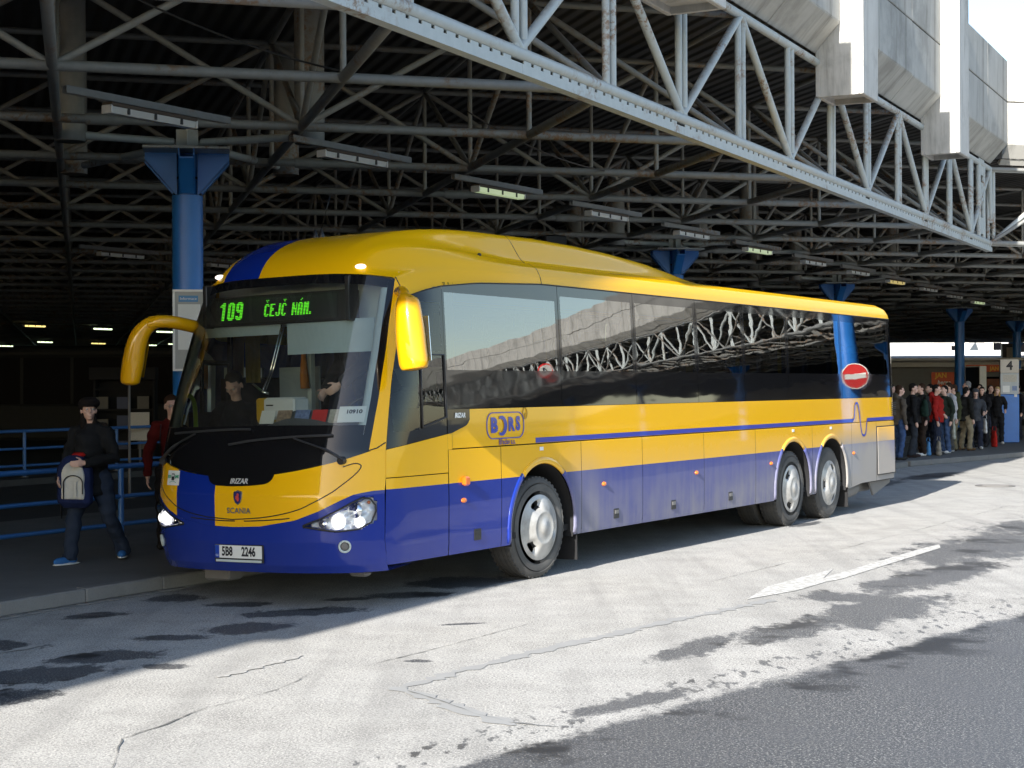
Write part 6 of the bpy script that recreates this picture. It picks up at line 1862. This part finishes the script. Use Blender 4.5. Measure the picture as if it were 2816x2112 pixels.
# --- parked buses
def parked_bus(x, y, rz, L, label, body, low, roofz=3.0):
    t = thing('parked_bus', label, 'bus', (x, y, 0), rz)
    b = MB(); b.box((0, 0, .95), (L, 2.5, 1.0), bev=.06); link('body', b.mesh('body', low), t)
    b = MB(); b.box((0, 0, roofz - .12), (L - .1, 2.4, .26), bev=.09); link('roof', b.mesh('roof', body), t)
    n = int(L / 1.45); sp = (L - .2) / n
    for sd in (1, -1):
        for k in range(n):
            xx = -L / 2 + .1 + sp * (k + .5)
            b = MB(); b.box((xx, sd * 1.22, (1.45 + roofz - .25) / 2), (sp - .09, .03, roofz - .25 - 1.45)); link('window', b.mesh('window', M['shop_glass']), t)
        for k in range(n + 1):
            b = MB(); b.box((-L / 2 + .1 + sp * k, sd * 1.22, (1.45 + roofz - .25) / 2), (.09, .05, roofz - .25 - 1.45)); link('window_post', b.mesh('window_post', body), t)
        for xx in (-L / 2 + 2.3, L / 2 - 2.8):
            b = MB(); b.lathe([(.18, -.02), (.3, .02), (.48, .02), (.48, -.24)], (xx, sd * 1.05, .48), 24, 'Y'); link('wheel', b.mesh('wheel', M['tyre'], 35), t)
    for e in (1, -1):
        b = MB(); b.box((e * (L / 2 - .02), 0, (1.45 + roofz - .25) / 2), (.03, 2.25, roofz - .25 - 1.45)); link('end_window', b.mesh('end_window', M['shop_glass']), t)
        b = MB(); b.box((e * (L / 2 - .05), 1.18, (1.45 + roofz - .25) / 2), (.1, .1, roofz - .25 - 1.45)); b.box((e * (L / 2 - .05), -1.18, (1.45 + roofz - .25) / 2), (.1, .1, roofz - .25 - 1.45)); link('end_post', b.mesh('end_post', body), t)
    return t
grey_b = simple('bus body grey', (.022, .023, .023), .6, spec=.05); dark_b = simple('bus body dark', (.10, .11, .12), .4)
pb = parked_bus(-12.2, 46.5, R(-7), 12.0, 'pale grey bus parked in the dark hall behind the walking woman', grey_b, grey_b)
M['red_lamp'] = emis('red side lamp', (1.0, .12, .03), 1.2)
for x in (-4.9, 1.2):
    b = MB(); b.ell((x, -1.262, 1.2), (.025, .012, .02), 8, 6); link('side_lamp', b.mesh('side_lamp', M['red_lamp'], True), pb)
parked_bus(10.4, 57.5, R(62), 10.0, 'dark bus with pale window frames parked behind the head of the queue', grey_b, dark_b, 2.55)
# news stand by the near platform
ns = thing('news_stand', 'grey news stand with shelves under the far mirror, dim in the hall', 'kiosk', (-9.6, 40.0, .0), R(5))
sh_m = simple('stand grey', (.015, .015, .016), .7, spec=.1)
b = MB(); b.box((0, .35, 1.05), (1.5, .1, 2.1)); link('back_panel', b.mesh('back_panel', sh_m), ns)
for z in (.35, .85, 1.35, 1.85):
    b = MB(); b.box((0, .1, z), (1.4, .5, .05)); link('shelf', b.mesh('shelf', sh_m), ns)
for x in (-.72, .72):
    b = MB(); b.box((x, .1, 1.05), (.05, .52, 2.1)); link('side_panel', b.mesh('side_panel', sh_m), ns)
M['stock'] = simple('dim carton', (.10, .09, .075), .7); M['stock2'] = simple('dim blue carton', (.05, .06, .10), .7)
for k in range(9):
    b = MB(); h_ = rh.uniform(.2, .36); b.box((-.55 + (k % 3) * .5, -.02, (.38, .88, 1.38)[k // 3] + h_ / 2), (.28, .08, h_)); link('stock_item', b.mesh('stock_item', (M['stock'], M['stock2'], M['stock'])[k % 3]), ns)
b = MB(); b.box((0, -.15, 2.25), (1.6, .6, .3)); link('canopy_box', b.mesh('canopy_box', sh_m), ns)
sb = thing('notice_stand', 'pale printed notice on a stand behind the railing', 'sign', (-8.2, 35.5, .0), R(5))
b = MB(); b.box((0, 0, 1.05), (.42, .03, .62)); link('board', b.mesh('board', M['text_card']), sb); b = MB(); b.tube((0, .03, 0), (0, .03, 1.3), .025, 8); link('post', b.mesh('post', M['tank']), sb)
lp = thing('signal_post', 'thin grey post below the far wing mirror', 'post', (-6.6, 27.8, .0))
b = MB(); b.tube((0, 0, 0), (0, 0, 1.98), .022, 8); link('shaft', b.mesh('shaft', M['tank'], 40), lp); b = MB(); b.lathe([(.09, 0), (.09, .015), (.03, .03)], n=14); link('base', b.mesh('base', M['tank'], 40), lp)
# added walls that shut sky light out of the hall; a few lit windows
hw_ = thing('added_hall_wall', 'added dark wall shutting sky light out of the rear of the bus hall', 'wall', (-45, 130, 0))
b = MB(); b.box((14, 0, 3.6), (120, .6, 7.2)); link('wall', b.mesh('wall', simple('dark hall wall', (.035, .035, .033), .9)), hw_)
M['lit_window'] = emis('lit window', (.55, .95, .85), .9)
for x in (5.2, 16.2):
    b = MB(); b.box((x, -.33, 3.6), (3.6 if x < 10 else 2.0, .06, .7)); link('window', b.mesh('window', M['lit_window']), hw_)
b = MB(); b.box((-30, -85, 3.6), (.6, 170, 7.2)); link('added_side_wall', b.mesh('added_side_wall', simple('dark hall side wall', (.035, .035, .033), .9)), hw_)  # unseen side wall, added to keep the hall dark
ls = thing('loudspeaker', 'small dark loudspeaker hanging from the truss above the coach roof', 'speaker', (.95, 36.0, 4.75), R(20))
b = MB(); b.box((0, 0, .25), (.5, .3, .5), bev=.03); link('cabinet', b.mesh('cabinet', M['black']), ls); b = MB(); b.tube((0, 0, .5), (0, 0, .62), .02, 8); link('hanger', b.mesh('hanger', M['tank']), ls)
# hanging sign boxes seen against the bright gap
hb_ = thing('hanging_sign', 'small dark sign box on the far column above the crowd', 'sign', (39.0, 126.5, 3.2)); b = MB(); b.box((0, 0, .6), (1.2, .4, 2.4)); link('box', b.mesh('box', M['black']), hb_); b = MB(); b.box((.1, -.21, .6), (.7, .02, 1.8)); link('face', b.mesh('face', M['text_card']), hb_)

# --- across the yard (seen in the coach windows): a blue sign column and round signs
sc_ = thing('sign_column', 'blue column with round traffic signs beside the yard, mirrored in the coach windows', 'column', (12.0, 29.4, 0), 0.0)
b = MB(); b.lathe([(.21, 0), (.21, 5.0), (.16, 5.05)], n=28); link('shaft', b.mesh('shaft', M['bluecol'], 40), sc_)
def round_sign(p, rz, kind, parent):
    t = link('round_sign', None, parent, p, rz)
    M.setdefault('sign_red', simple('sign red', (.55, .012, .012), .4)); M.setdefault('sign_blue', simple('sign blue', (.02, .10, .42), .4))
    b = MB(); b.lathe([(.27, .0), (.27, .012), (.001, .012)], n=36, axis='Y'); link('disc', b.mesh('disc', M['sign_white'], 40), t)
    b = MB(); b.lathe([(.25, -.004), (.25, -.008), (.001, -.008)], n=36, axis='Y'); link('field', b.mesh('field', M['sign_red'] if kind == 'no' else M['sign_blue'], 40), t)
    b = MB()
    if kind == 'no': b.box((0, -.011, 0), (.42, .004, .1))
    else:
        m_ = Matrix.Rotation(R(45), 3, 'Y'); b.box((0, -.011, 0), (.08, .004, .36), rot=m_); b.box((-.06, -.011, -.13), (.2, .004, .07)); b.box((-.13, -.011, -.06), (.07, .004, .2))
    link('symbol', b.mesh('symbol', M['sign_white']), t)
round_sign((-.45, -.22, 2.3), R(-50.9), 'no', sc_); round_sign((.50, .62, 2.3), R(-50.9), 'arrow', sc_)
b = MB(); b.tube((-.45, -.2, 2.3), (.52, .64, 2.3), .02, 6); link('sign_bar', b.mesh('sign_bar', M['tank'], 40), sc_)
for k, m_ in enumerate((12, 30, 48, 66, 84)):
    p = CORN + E2 * m_ + E2N * 6.9; column(p.x, p.y, 'blue canopy column across the yard outside the picture, %s from the corner' % ORD[k], 'columns across the yard')
# height limit sign on the edge chord across the yard
hl_ = thing('height_sign', 'round white height limit sign with red border hung on the chord across the yard', 'sign', tuple(CORN + E2 * 62 + V3(.1, -.15, ZB + .9)), R(-18))
b = MB(); b.lathe([(.62, 0), (.62, .03), (.001, .03)], n=36, axis='Y'); b.lathe([(.47, -.012), (.001, -.012)], n=36, axis='Y', mat=1); link('disc', b.mesh('disc', [M['sign_red'], M['sign_white']], 40), hl_)
put_text('number', '4', .55, M['ink'], (0, -.03, 0), (1, 0, 0), (0, 0, 1), hl_)
# wooded bank across the yard
b = MB()
def bank(u, v):
    q = CORN + E2 * (75 + 190 * u) + E2N * (45 + 60 * v); return (q.x, q.y, 9 * smooth(v * 1.4) + .6 * math.sin(u * 40) * v)
b.grid(bank, 60, 10); tag(b.build('bank', M['hill'], None, True), kind='structure')
bpy.data.scenes.remove(WORK)
bpy.context.view_layer.update()
